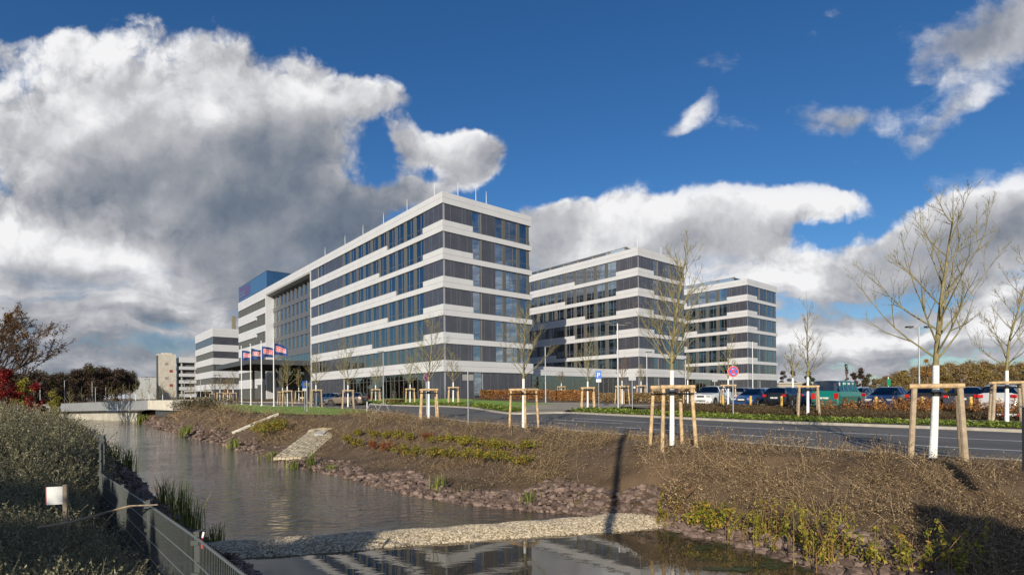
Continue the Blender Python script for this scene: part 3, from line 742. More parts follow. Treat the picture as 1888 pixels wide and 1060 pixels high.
# ---- canopy over the entrance
def canopy(root):
    c = MB(); x0, x1, s0, s1 = -11.6, 1.4, 49.3, 78
    c.box(x0, x1, s0, s1, 7.15, 7.3); c.box(x0, x1, s0-.0, s0+.35, 6.35, 7.15); c.box(x0, x1, s1-.35, s1, 6.35, 7.15); c.box(x0, x0+.35, s0+.35, s1-.35, 6.35, 7.15)
    for i in range(13): c.box(x0+.35, x1, s0+1.9+i*2.1, s0+2.15+i*2.1, 6.5, 7.15)
    cn = c.build('canopy', M_darkmetal, root)
    for s in (50.5, 54.5, 62, 70.2): MB().box(-5.8, -5.35, s-.2, s+.2, GZ, 6.5).build('canopy_post', M_darkmetal, cn)
    p = MB(); p.box(-1.5, 1.3, 62, 68, GZ, 3.1); p.build('entrance_porch', M_darkmetal, root)
canopy(o1)
def rooftop(root, L):
    # railed terrace set back on the roof
    b = MB(); b.box(5.5, 13, 12, L-4, 26.2, 27.9); b.build('roof_plant_room', mat('roof_plant_grey', (.22, .21, .19), .7), root)
    g = MB(); f = MB()
    ys = np.arange(4.2, L-6, 4.1)
    for y0, y1 in zip(ys[:-1], ys[1:]): g.box(1.9, 1.93, y0+.15, y1-.15, 26.5, 28.15)
    g.box(2.0, 14.6, 4.1, 4.13, 26.5, 28.15)
    for y in ys: f.box(1.75, 2.05, y-.13, y+.13, 26.2, 28.0); f.box(1.65, 2.15, y-.3, y+.3, 28.0, 28.2)
    f.box(1.85, 1.98, ys[0], ys[-1], 28.15, 28.22)
    for x in (6, 10, 14): f.box(x-.13, x+.13, 4.0, 4.25, 26.2, 28.2)
    g.build('railing_glass', M_rail, root); f.build('railing_post', mat('railing_frame', (.22, .21, .18), .6), root)
rooftop(o2, 48); rooftop(o3, 44)
for root, pts in ((o1, [(.3, 2.5), (.3, 10), (.3, 17.5), (.3, 25), (.3, 32.5), (.3, 42), (2.6, .2), (5.6, .2), (7.5, .3)]), (o2, [(.6, .5), (8, .4)]), (o3, [(3, 9)])):
    for x, y in pts: MB().tube([(x, y, 26.2), (x, y, 28.2), (x, y, 28.9)], [.045, .035, .012], 6).build('lightning_rod', M_polew, root)
# ---- glazed links between the blocks
def link(label, t0, t1):
    root = thing('link_building', label, 'building', bl(t0, 0, 0), RZ, None)
    w = t1-t0; y = 4.6
    b = MB(); b.box(.25, w-.15, y-.12, y+.35, 3.24, 3.965); b.box(.25, w-.15, y-.12, y+.35, 3.99, 4.73); b.build('facade_band', M_white, root)
    MB().box(.16, w-.1, y+.36, y+30, 4.1, 4.4).build('roof', M_concrete, root)
    f = MB()
    n = int(w/1.4)
    for i in range(n+1): x = .2+i*(w-.35)/n; f.box(x-.035, x+.035, y+.05, y+.17, GZ, 3.22)
    f.box(.2, w-.1, y+.05, y+.15, 2.35, 2.42); f.box(.2, w-.1, y+.05, y+.17, GZ, GZ+.15)
    f.build('shopfront_frame', M_frame, root)
    MB().box(.2, w-.1, y+.1, y+.115, GZ+.15, 3.22).build('shopfront_glass', M_glass, root)
    for x in (6.5, 13.5, 20.5): MB().tube([(x, y+.7, GZ), (x, y+.7, 3.2)], .27, 12).build('column', _m['column_green_grey'], root)
    i_ = MB(); i_.box(.2, w-.1, y+8, y+8.2, GZ, 4.1); i_.box(.2, w-.1, y+.3, y+8, GZ-.05, GZ+.1); i_.build('inner_wall', M_intdark, root)
    # open ground between blocks behind the link stays hidden
link('low glazed link with a white band between the nearest and middle office blocks', 15.6, 42.2)
link('low glazed link with a white band between the middle and farthest office blocks', 57.8, 84.3)
# ---- block beyond the canopy
def block4():
    root = thing('office_building', 'separate five storey office block beyond the entrance canopy with a thin chimney', 'office building', bl(0, 141.5, 0), RZ)
    z = lambda y: (735.2-y)/F*178
    segs = [(606.3, 622.5), (636.8, 649.3), (661.7, 673.8), (685.8, 697.9), (709.7, 719.8)]
    for i, (a, b_) in enumerate(segs):
        za, zb_ = z(a), z(b_); b = MB(); h = (za-zb_)/3
        for q in range(3):
            b.box(-.14, .3, -.14, 31, zb_+q*h+.02, zb_+(q+1)*h); b.box(.31, 26, -.14, .3, zb_+q*h+.02, zb_+(q+1)*h)
        b.build('facade_band', M_white, root)
        zn = z(segs[i+1][0]) if i < 4 else GZ
        d = MB(); d.box(.3 if i else 0, 26, .0, .3, zn, zb_); 
        if i == 0: d.box(.0, .3, .3, 31, zn, zb_)
        d.build('cladding', M_dark, root)
        if i:
            w = MB(); g = MB()
            for j in range(17):
                w.box(.0, .25, .3+j*1.8, 1.1+j*1.8, zn, zb_); w.box(.12, .2, 1.1+j*1.8, 1.17+j*1.8, zn, zb_); g.box(.15, .16, 1.1+j*1.8, 2.1+j*1.8, zn, zb_)
            tag(w.build('small_window', M_frame, root), kind='stuff'); tag(g.build('small_pane', M_glass, root), kind='stuff')
    MB().box(.4, 25.8, .4, 30.6, GZ, z(610)).build('core', M_intdark, root)
    MB().box(-4.5, -.2, 2, 27, 2.2, 2.55).build('porch_roof', M_white, root)
    MB().box(9, 10.2, 14, 15.2, z(606.3)-1, z(579)+1.5).build('chimney', mat('chimney_brown', (.22, .20, .13), .7), root)
block4()
def garage():
    p = atx(332, 225); root = thing('parking_garage', 'multi storey car park with white bands and a beige stair tower', 'building', (p[0], p[1], 0), RZ)
    k = 225/F; z = lambda y: (735.5-y)*k
    b = MB()
    for a, c in ((660, 670), (677, 683), (690, 696), (702.5, 708.5), (715, 721), (728, 734)):
        b.box(0, 40, 0, .4, z(c), z(a)); b.box(0, .4, .4, 12, z(c), z(a))
    b.build('parapet_band', M_white, root)
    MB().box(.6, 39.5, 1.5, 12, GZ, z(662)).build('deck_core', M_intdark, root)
    c = MB()
    for x in range(0, 40, 5): c.box(x+.5, x+.9, .5, .9, GZ, z(662))
    c.build('column', M_concrete, root)
    t = MB(); t.box(-7.5, -1.2, 1.2, 8, GZ, z(655)); tw = t.build('stair_tower', M_conc2, root)
    MB().box(-6, -2.5, 2, 6, z(655), z(652.5)).build('lift_head', M_conc2, tw)
    g = MB(); g.box(-7.6, -7.5, 1.4, 7, GZ, z(657)); g.build('stair_glass', M_darkmetal, tw)
    for i, yy in enumerate((673, 686, 699, 712)):
        MB().box(-5.2+(i % 2)*1.6, -4+(i % 2)*1.6, 1.15, 1.2, z(yy+2.4), z(yy-2.4)).build('window', mat('stair_red', (.28, .06, .05), .5) if i % 2 else mat('stair_pale', (.3, .26, .24), .5), tw)
garage()
def hall():
    p = atx(246, 330); root = thing('warehouse', 'long grey flat roofed hall on the horizon left of the car park', 'building', (p[0], p[1], 0), .15)
    k = 330/F
    MB().box(0, 18.5, 0, 30, GZ, (735.7-697.5)*k).build('wall', mat('grey_hall', (.27, .28, .28), .7), root)
    MB().box(18.5, 30, -1, 30, GZ, (735.7-698)*k).build('glazed_end', mat('hall_glass', (.05, .09, .12), .2), root)
    q = MB()
    for x in (2, 6, 9, 13): q.box(x, x+2.6, 5, 9, (735.7-697.5)*k, (735.7-695.5)*k)
    q.build('roof_unit', M_darkmetal, root)
hall()
p = atx(1436, 150); rt = thing('flat_roofed_building', 'low beige flat roofed building behind the parked cars', 'building', (p[0], p[1], 0), .35)
MB().box(0, 26, 0, 12, GZ, 2.6).build('wall', mat('beige_render', (.40, .36, .28), .8), rt); MB().box(-.3, 26.3, -.3, 12.3, 2.6, 3.0).build('roof', M_concrete, rt)
# ------------------------------------------------------------------ trees
M_bark = mat('olive_bark', (.225, .19, .085), .85, 0, .25, 6, .2, 40)
M_bark2 = mat('brown_bark', (.16, .10, .05), .85, 0, .25, 6)
M_darkbark = mat('dark_bark', (.065, .045, .035), .9, 0, .25, 4)
M_wrap = mat('white_trunk_paint', (.80, .80, .76), .75, 0, .1, 7, .3, 30)
M_woodA = mat('fresh_stake_wood', (.50, .35, .19), .75, 0, .28, 7, .1, 40)
M_woodB = mat('weathered_stake_wood', (.36, .28, .19), .85, 0, .22, 6, .2, 40)
M_strap = mat('black_strap', (.012, .012, .013), .6)
def crown_mesh(seed, h, spread, z0, r0, nprim=15, dens=1.0, rmin=.0045, upw=.75, lean=0.):
    q = random.Random(seed); mb = MB()
    def path(p, d, L, n, curl, wob):
        pts = [p]; d = Vector(d).normalized()
        for i in range(n):
            d = (d+Vector((q.gauss(0, wob), q.gauss(0, wob), curl/n+q.gauss(0, wob*.6)))).normalized()
            pts.append(tuple(Vector(pts[-1])+d*(L/n)))
        return pts
    def sub(pts, r, L, lvl):
        n = len(pts)
        cnt = {1: int(6*dens), 2: int(3*dens)+1, 3: 2}[lvl]
        for j in range(cnt):
            t = q.uniform(.22, .98); k = min(n-2, int(t*(n-1))); a = Vector(pts[k]); b = Vector(pts[k+1])
            p = a.lerp(b, t*(n-1)-k); d = (b-a).normalized()
            side = Vector((q.gauss(0, 1), q.gauss(0, 1), q.gauss(.2, .5))).normalized()
            dd = d*.8+side*.62; l2 = L*q.uniform(.28, .5)*(1.15-t*.5)
            pp = path(tuple(p), dd, l2, 4, .35, .10); rr = max(rmin, r*(1-t)*.6+r*.18)
            mb.tube(pp, np.linspace(rr, rmin*.55, 5), 4 if lvl == 1 else 3, cap=False)
            if lvl < 3 and l2 > .12: sub(pp, rr, l2, lvl+1)
    lead = path((0, 0, z0), (lean, 0, 1), h-z0, 12, .2, .045)
    mb.tube(lead, np.linspace(r0*.95, rmin*.8, 13), 7)
    for i in range(nprim):
        t = (i/nprim)**1.45*.84; k = int(t*12); a = Vector(lead[k]); b = Vector(lead[min(12, k+1)]); p = a.lerp(b, t*12-k)
        az = i*2.4+q.uniform(-.4, .4); tilt = math.radians(q.uniform(38, 58))*(1-t*.35)
        d = (math.sin(tilt)*math.cos(az), math.sin(tilt)*math.sin(az), math.cos(tilt))
        L = spread*q.uniform(.85, 1.25)/math.sin(math.radians(46))*(1-t*.72)
        pp = path(tuple(p), d, L, 7, .55*upw, .07); r = max(rmin*1.5, r0*.43*(1-t*.6))
        mb.tube(pp, np.linspace(r, rmin*.7, 8), 5, cap=False)
        sub(pp, r, L, 1)
    return mb, lead
def quads(P, sz, rs, flat=0., asp=1.6):
    """one small leaf quad at every point"""
    n = len(P); a = rs.normal(size=(n, 3)); a[:, 2] *= (1-flat*.7); a /= np.linalg.norm(a, axis=1)[:, None]
    b = rs.normal(size=(n, 3)); b -= (b*a).sum(1)[:, None]*a; b /= np.linalg.norm(b, axis=1)[:, None]
    s_ = sz*rs.uniform(.6, 1.3, n)[:, None]
    u = a*s_*asp*.5; v = b*s_*.5
    V = np.stack([P-u, P+v*.9, P+u, P-v*.9], 1).reshape(-1, 3)
    return V, np.arange(n*4).reshape(-1, 4)
def ball(n, c, r, rs, shell=.55):
    d = rs.normal(size=(n, 3)); d /= np.linalg.norm(d, axis=1)[:, None]
    return np.array(c)+d*np.array(r)*(shell+(1-shell)*rs.rand(n)[:, None]**.6)
_sup = {}
def support_parts(kind, wood):
    key = (kind, wood.name)
    if key in _sup: return _sup[key]
    a, b, h = (.43, .53, 1.75) if kind == 4 else (.56, .66, 1.75); parts = []
    if kind == 4: cs = [(-1, -1), (1, -1), (1, 1), (-1, 1)]
    else: cs = [(-1.05, -.35), (.1, -1.0), (1.05, -.1)]
    for x, y in cs:
        m_ = MB().tube([(x*b, y*b, -.35), (x*a, y*a, h-.06)], [(.068, .062) if wood is M_woodB else (.056, .052)][0], 9).build('post', wood, link=False); parts.append(m_)
    bars = [(0, 1), (2, 3), (1, 2), (3, 0)] if kind == 4 else [(0, 1), (1, 2)]
    for n_, (i, j) in enumerate(bars):
        p = Vector((*cs[i], 0))*a; r = Vector((*cs[j], 0))*a; d = (r-p).normalized()*.09; z = h-.01 if n_ < 2 else h-.10
        if n_ >= 2: d *= -.2
        m_ = MB().tube([tuple(p-d+Vector((0, 0, z))), tuple(r+d+Vector((0, 0, z)))], .06, 9).build('crossbar', M_woodA if wood is M_woodA or n_ < 1 else wood, link=False); parts.append(m_)
    st = MB()
    for x, y in cs:
        st.tube([(x*a, y*a, h-.22), (x*.05, y*.05, h-.2)], [.028, .028], 4); st.rev([(.052, h-.26), (.056, h-.25), (.056, h-.19), (.052, h-.18)], 9, c=(x*(a+.008), y*(a+.008), 0))
    st.rev([(.11, h-.25), (.115, h-.24), (.115, h-.16), (.11, h-.15)], 10)
    parts.append(st.build('strap', M_strap, link=False))
    _sup[key] = parts; return parts
_cr = {}
def staked_tree(i, pos, h=5.6, spread=1.1, seed=None, wood=None, kind=4, rz=0., label='', slabel='', group=None, lean=0., bark=None, wrap=2.25, sc=1., r0=.055, nprim=15, dens=1., rmin=.0045, upw=.75, cat='tree', sgroup=None, frame=True):
    x, y = pos[0], pos[1]; z = H1(x, y)+.02 if pos[2] is None else pos[2]
    t = thing('young_tree', label, 'tree', (x, y, z), rz, group)
    key = (seed, h, spread, dens)
    if key not in _cr:
        mb, lead = crown_mesh(seed, h, spread, wrap+.12, r0, nprim, dens, rmin, upw, lean)
        tk = MB().tube([(0, 0, wrap-.02), (0, 0, wrap+.14)], [r0*1.05, r0*.97], 8)
        wm = MB().tube([(-lean*1.2, 0, -.3), (-lean*1.0, 0, 0), (-lean*.5, 0, wrap*.35), (-lean*.12, 0, wrap*.7), (0, 0, wrap)], [r0*1.75, r0*1.5, r0*1.3, r0*1.2, r0*1.12], 12)
        _cr[key] = (mb.build('crown', bark or M_bark, link=False, smooth=True), tk.build('trunk', bark or M_bark, link=False, smooth=True), wm.build('trunk_sleeve', M_wrap, link=False, smooth=True))
    for m_ in _cr[key]: inst(m_, m_.data.name.split('.')[0], t, sc=sc)
    if frame:
        w_ = wood or M_woodA
        f = thing('tree_support', slabel, 'tree stake', (x, y, z), rz-math.atan2(x, y), sgroup)
        for m_ in support_parts(kind, w_): inst(m_, m_.data.name.split('.')[0], f)
    return t
specs = [ # index into Tpos, h, spread, seed, wood, kind, rz, labels
 (0, 6.8, 1.75, 101, M_woodB, 4, 0.03, 'largest bare young tree with white painted trunk beside the road on the right', 'weathered four post stake frame with a yellow top bar, nearest on the right'),
 (1, 6.4, 1.30, 102, M_woodA, 4, 0.38, 'bare young tree with dense upright crown in front of the middle office block', 'wooden stake frame round the tree in front of the middle office block'),
 (2, 5.9, 1.30, 103, M_woodA, 3, 0.01, 'bare young tree in front of the right end of the nearest office block', 'three post stake frame with one rounded bar on the bank edge by the lane lines'),
 (3, 6.5, 1.45, 104, M_woodA, 4, 0.09, 'bare young tree by the corner of the nearest office block, right of the bicycle stands', 'orange four post stake frame right of the bicycle stands'),
 (4, 7.0, 1.10, 105, M_woodB, 4, 0.06, 'slender bare tree standing in front of the green van', 'grey stake frame in front of the green van'),
 (5, 7.6, 1.50, 106, M_woodB, 4, 0.12, 'bare young tree at the right edge of the photo beside the striped barrier', 'grey stake frame cut by the right edge beside the striped barrier'),
 (6, 6.5, 1.35, 107, M_woodA, 4, 0.09, 'bare young tree left of the blue parking sign, at the driveway corner', 'wooden stake frame left of the blue parking sign'),
 (7, 6.6, 0.90, 108, M_woodA, 4, 0.18, 'thin bare tree just left of the round no stopping sign', 'yellow stake frame between the white car and the no stopping sign'),
 (8, 7.1, 1.50, 109, M_woodB, 4, 0.06, 'bare tree on the end of the lawn in front of the brown estate car', 'grey stake frame on the end of the lawn in front of the brown estate car'),
 (9, 5.9, 1.35, 110, M_woodB, 4, 0.15, 'bare tree on the lawn in front of the dark parked hatchback', 'grey stake frame on the lawn in front of the dark parked hatchback'),
 (10, 5.8, 1.20, 111, M_woodB, 4, 0.03, 'bare tree on the lawn right of the flagpoles', 'grey stake frame on the lawn right of the flagpoles'),
 (11, 5.9, 1.10, 112, M_woodA, 4, 0.09, 'small bare tree by the wall at the corner of the nearest office block', 'light wooden stake frame by the corner of the nearest office block'),
 (12, 5.8, 1.10, 113, M_woodA, 4, 0.12, 'bare tree left of the lamp post in front of the shopfront glass', 'light stake frame in front of the shopfront glass, left of the lamp post'),
 (13, 5.8, 1.15, 114, M_woodA, 4, 0.06, 'bare tree right of the lamp post in front of the shopfront glass', 'light stake frame in front of the shopfront glass, right of the lamp post'),
 (14, 5.6, 1.00, 115, M_woodB, 4, 0.03, 'bare tree left of the leftmost flagpole', 'stake frame just left of the leftmost flagpole'),
 (15, 5.6, 1.00, 115, M_woodA, 4, 0.18, 'bare tree beyond the left end of the lawn beside a dark lamp post', 'yellow stake frame beyond the left end of the lawn'),
]
for i, h, sp_, sd, wd, kd, rz, l1, l2 in specs:
    near = i < 2
    staked_tree(i, (Tpos[i][0], Tpos[i][1], None), h, sp_, sd, wd, kd, rz, l1, l2, lean=.10 if i == 0 else .02, dens=1.1 if near else 1.0, nprim=30 if i in (1,) else 18,
                r0=.062 if i == 0 else .055, rmin=.0036 if near else .0046 if i < 8 else .0065, upw=1.1 if i == 1 else .75)
extra = [ # px, D, h, spread, seed, wood, label
 (1268, 46, 4.6, .8, 116, M_woodA, 'thin bare tree behind the stake frame left of the white car', 'yellow stake frame left of the white car'),
 (1462, 40, 4.8, .9, 117, M_woodB, 'bare tree standing over the black estate car', None),
 (1147, 52, 4.7, .75, 118, M_woodA, 'brown barked young tree beside the tall double armed lamp post', 'stake frame behind the tall double armed lamp post'),
 (1182, 62, 4.4, .7, 119, M_woodA, 'small bare tree by the corner of the middle office block', 'small stake frame by the corner of the middle office block'),
 (1035, 84, 4.0, .9, 120, M_woodA, 'small leafy tipped tree on the terrace behind the brown hedge', 'stake frame on the terrace behind the brown hedge'),
 (521, 72, 4.6, .7, 121, M_woodA, 'slim tree behind the stake frames right of the flagpoles', 'stake frame behind the tree right of the flagpoles'),
 (551, 76, 5.4, .7, 122, M_woodA, 'slim tree in front of the entrance recess', 'stake frame in front of the entrance recess'),
 (420, 88, 4.6, .7, 115, M_woodA, 'young tree with some orange leaves under the tip of the canopy', 'stake frame under the tip of the canopy'),
 (391, 112, 5.0, .8, 121, M_woodB, 'bare tree in front of the separate office block, nearer the canopy', 'stake frame in front of the separate office block, nearer the canopy'),
 (379, 126, 5.0, .8, 122, M_woodB, 'bare tree in front of the separate office block, farther from the canopy', 'stake frame in front of the separate office block, farther from the canopy')]
for px, D, h, sp_, sd, wd, l1, l2 in extra:
    p = atx(px, D); staked_tree(0, (p[0], p[1], None), h, sp_, sd, wd, 4, rnd.uniform(0, .8), l1, l2, r0=.05, rmin=.008 if D < 60 else .011, dens=1.0, nprim=13, bark=M_bark2 if px in (1147, 1035) else None, frame=l2 is not None)
for k, (px, D) in enumerate([(150, 150), (168, 165), (186, 150), (199, 170), (214, 155), (228, 175), (238, 150), (250, 180), (262, 150), (275, 170), (288, 150), (300, 165), (318, 140), (336, 130), (352, 120), (205, 130), (100, 110), (128, 105)]):
    p = atx(px, D); staked_tree(0, (p[0], p[1], None), 6.5 if k % 3 else 8, 1.2, 121+(k % 3), M_woodA, 4, 0, 'tiny bare street tree in the distance beyond the bridge', '', group='far street trees beyond the bridge', r0=.07, rmin=.016, nprim=12, dens=.8, frame=False)

# ------------------------------------------------------------------ woods, bushes, coloured trees
def leafy(name, label, cat, pos, h, w, lobes, nleaf, lsz, lm, seed, trunk=M_darkbark, group=None, twigs=0, z0=.25, tw=.16, shape=1.0, cache={}):
    key = (name, seed, h, w, nleaf, lm.name)
    if key not in cache:
        rs = np.random.RandomState(seed); mb = MB(); pts = []
        for i in range(lobes):
            t = rs.rand(); zz = h*(z0+(1-z0)*t*.92); rr = w*math.sin(math.pi*min(1, .25+.72*t*shape))*.62
            a = rs.rand()*6.28; c = (rr*math.cos(a)*rs.rand()**.4, rr*math.sin(a)*rs.rand()**.4, zz)
            s_ = w*rs.uniform(.16, .36)
            pts.append(ball(nleaf//lobes, c, (s_, s_, s_*.85), rs, .2))
        P = np.vstack(pts); mb.add(*quads(P, lsz, rs))
        tk = MB(); tk.tube([(0, 0, -.3), (0, 0, h*.3), (.05*w, 0, h*.75)], [tw, tw*.8, tw*.25], 7)
        q = random.Random(seed)
        for i in range(twigs):
            a = q.uniform(0, 6.28); t = q.uniform(.15, .75); r = w*q.uniform(.35, .7)
            tk.tube([(0, 0, h*t), (r*.5*math.cos(a), r*.5*math.sin(a), h*(t+.12)), (r*math.cos(a), r*math.sin(a), h*min(.99, t+.3))], [tw*.35, tw*.2, tw*.06], 4, cap=False)
        cache[key] = (mb.build('crown', lm, link=False), tk.build('trunk', trunk, link=False))
    x, y = pos[0], pos[1]; z = H1(x, y) if len(pos) < 3 or pos[2] is None else pos[2]
    t = thing(name, label, cat, (x, y, z-.05), rnd.uniform(0, 6), group)
    inst(cache[key][0], 'crown', t); inst(cache[key][1], 'trunk', t)
    return t
L_dark = leafmat('dark_autumn_wood', (.030, .022, .016), (.055, .036, .022), (.095, .055, .03), trans=.1)
L_dark2 = leafmat('dark_olive_wood', (.035, .032, .015), (.065, .055, .02), (.11, .08, .03), trans=.1)
L_olive = leafmat('olive_scrub', (.15, .11, .035), (.25, .18, .055), (.36, .27, .09), trans=.2)
L_brown = leafmat('brown_scrub', (.15, .10, .045), (.27, .18, .08), (.38, .27, .13), trans=.2)
L_red = leafmat('red_maple', (.11, .006, .008), (.22, .014, .014), (.36, .04, .025), trans=.35)
L_yg = leafmat('yellow_green_leaves', (.12, .13, .02), (.26, .24, .035), (.42, .34, .05), trans=.3)
L_orange = leafmat('orange_leaves', (.30, .12, .02), (.42, .20, .03), (.5, .28, .05), trans=.3)
L_beech = leafmat('beech_hedge_leaves', (.16, .07, .03), (.36, .16, .05), (.55, .30, .11), trans=.3)
L_green = leafmat('ground_cover_leaves', (.04, .07, .015), (.12, .17, .025), (.32, .38, .07), trans=.3)
L_rose = leafmat('rose_bush_leaves', (.09, .12, .015), (.24, .24, .025), (.42, .26, .04), trans=.3)
L_rosered = leafmat('red_rose_leaves', (.20, .05, .025), (.24, .14, .03), (.30, .06, .04), trans=.3)
L_grey = leafmat('grey_green_shoots', (.10, .095, .05), (.23, .21, .12), (.38, .35, .22), trans=.2)
L_dry = leafmat('dry_twigs', (.07, .042, .02), (.20, .13, .062), (.50, .37, .21), trans=.1)
L_reed = leafmat('reed_leaves', (.08, .12, .02), (.17, .21, .035), (.30, .30, .08), trans=.3)
L_ever = leafmat('evergreen_leaves', (.02, .035, .012), (.035, .055, .015), (.05, .075, .02), trans=.1)
wood_spec = [(62, 120, 9.5), (78, 132, 9), (92, 150, 10.5), (104, 140, 9.0), (115, 155, 10.2), (126, 165, 10), (138, 170, 10.2), (148, 176, 10.8), (158, 172, 10.4), (168, 178, 10.4), (178, 182, 10.6), (188, 185, 10.2), (197, 195, 9.8), (206, 200, 10), (216, 205, 10.6), (224, 210, 10.9), (232, 216, 10.6), (240, 224, 9.6), (40, 118, 9.5), (20, 110, 9), (5, 118, 9), (-20, 120, 9), (132, 150, 7.5), (174, 160, 7.5), (205, 180, 8), (-50, 125, 9)]
for k, (px, D, h) in enumerate(wood_spec):
    p = atx(px, D); v = k % 4
    leafy('woodland_tree', 'dark autumn tree in the wood beyond the bridge', 'tree', p, (10, 10.6, 9.8, 10.4)[v], 5.2, 26, 5200, .26, (L_dark, L_dark2, L_dark, L_dark)[v], 200+v, group='dark trees of the wood beyond the bridge', twigs=14).scale = (1, 1, h/10.2*(1.12+.12*math.sin(k*2.3)))
scr = [(1640, 118, 4.6), (1655, 122, 5.2), (1670, 118, 6.0), (1688, 124, 6.4), (1702, 118, 6.8), (1718, 126, 7.1), (1735, 120, 7.3), (1752, 128, 7.6), (1768, 122, 7.4), (1785, 128, 8.0), (1800, 120, 7.5), (1816, 126, 7.8), (1832, 120, 7.4), (1848, 128, 7.6), (1864, 122, 7.2), (1880, 128, 7.5), (1900, 122, 7.4), (1920, 126, 7.4), (1660, 104, 4.2), (1695, 104, 5.0), (1730, 102, 5.6), (1770, 104, 5.8), (1810, 102, 5.6), (1850, 104, 5.8), (1890, 102, 5.8), (1622, 128, 3.8)]
for k, (px, D, h) in enumerate(scr):
    p = atx(px, D); v = k % 4
    leafy('scrub_tree', 'olive brown scrub tree on the rise behind the car park', 'tree', p, (7, 7.4, 6.8, 7.2)[v], 3.6, 18, 4500, .17, (L_olive, L_brown, L_olive, L_brown)[v], 230+v, trunk=M_bark2, group='scrub trees on the rise behind the car park', twigs=22, z0=.05).scale = (1.1, 1.1, h/7.1)
for px, D, h, w, lm, lb in [(1561, 130, 8.2, .9, L_dark2, 'narrow spindly tree rising behind the roof of the green van'), (1578, 150, 7.6, 2.4, L_dark, 'reddish brown bare tree right of the green van'), (1590, 152, 8., 2.4, L_dark, 'dark bare tree behind the gap right of the green van'),
                            (1490, 120, 6.0, 1.8, L_ever, 'dark conifer beside the left end of the green van roof'), (1444, 190, 8.6, 2.6, L_dark, 'dark tree right of the farthest office block'), (1462, 190, 8.4, 2.6, L_dark, 'dark tree behind the bare tree over the black estate'), (1601, 140, 5.5, 2.6, L_dark2, 'low dark olive bush left of the green traffic sign'), (1710, 80, 6.2, 1.0, L_orange, 'small tree with orange leaves left of the largest young tree')]:
    leafy('background_tree', lb, 'tree', atx(px, D), h, w, 9, 900 if w < 1.5 else 1600, .22 if D > 100 else .12, lm, 260+int(px) % 17, twigs=16, trunk=M_darkbark if px != 1710 else M_bark2)
leafy('red_tree', 'crimson red leaved tree at the left edge of the photo', 'tree', atx(12, 32), 3.7, 1.2, 22, 4200, .075, L_red, 281, twigs=10, z0=.12, tw=.04)
leafy('red_tree', 'narrower red leaved tree with a small stake, second from the left edge', 'tree', atx(64, 30), 3.3, .75, 20, 3200, .07, L_red, 282, twigs=10, z0=.1, tw=.035)
leafy('yellow_tree', 'yellow green tree beyond the bridge right of the red trees', 'tree', atx(98, 88), 5.0, 1.9, 20, 3800, .14, L_yg, 283, twigs=10, z0=.1)
leafy('yellow_tree', 'taller yellowish tree behind the red trees', 'tree', atx(45, 95), 7.0, 2.6, 20, 3600, .18, L_yg, 284, twigs=12)
leafy('orange_tree', 'small orange tree at the right end of the dark wood', 'tree', atx(213, 165), 5.0, 1.8, 12, 1500, .2, L_orange, 285, twigs=8)
leafy('orange_tree', 'small orange leaved tree under the canopy tip', 'tree', atx(419, 92), 4.3, .9, 10, 420, .10, L_orange, 286, twigs=14, trunk=M_bark2, tw=.06)
# the tall spreading tree at the left edge
def bigtree():
    p = atx(-8, 62); x, y = p[0], p[1]; z = H1(x, y)
    mb, lead = crown_mesh(301, 11.6, 6.2, 1.6, .26, 24, 1.5, .017, .25)
    t = thing('spreading_tree', 'tall spreading tree with thin brown foliage at the left edge', 'tree', (x, y, z), .7)
    V = np.vstack(mb.v); rs = np.random.RandomState(5); zz = V[:, 2] > 3.6
    P = V[zz][rs.choice(zz.sum(), 12000)]+rs.normal(size=(12000, 3))*.12
    cr = mb.build('crown', M_darkbark, t); MB().add(*quads(P, .13, rs)).build('foliage', leafmat('thin_brown_foliage', (.10, .05, .02), (.15, .08, .03), (.22, .12, .04)), cr)
    MB().tube([(0, 0, -.4), (0, 0, 1.7)], [.36, .27], 10).build('trunk', M_darkbark, t)
bigtree()
# evergreens added out of view to cast shadow over the near banks
for k, (x, y, h, w) in enumerate([(-21, -9, 7.2, 3.6), (-16.5, -8.5, 6.6, 3.4), (-12.6, -9, 6.9, 3.4), (-9.0, -8, 6.3, 3.0), (3.5, -8.2, 6.3, 2.2), (6.9, -8.8, 6.5, 3.0)]):
    leafy('shadow_caster_tree', 'unseen evergreen tree added behind the viewpoint to cast shadow', 'tree', (x, y, -1.8), h, w, 22, 5200, .3, L_ever, 310+k, group='unseen shadow casting trees added behind the viewpoint', z0=.03)

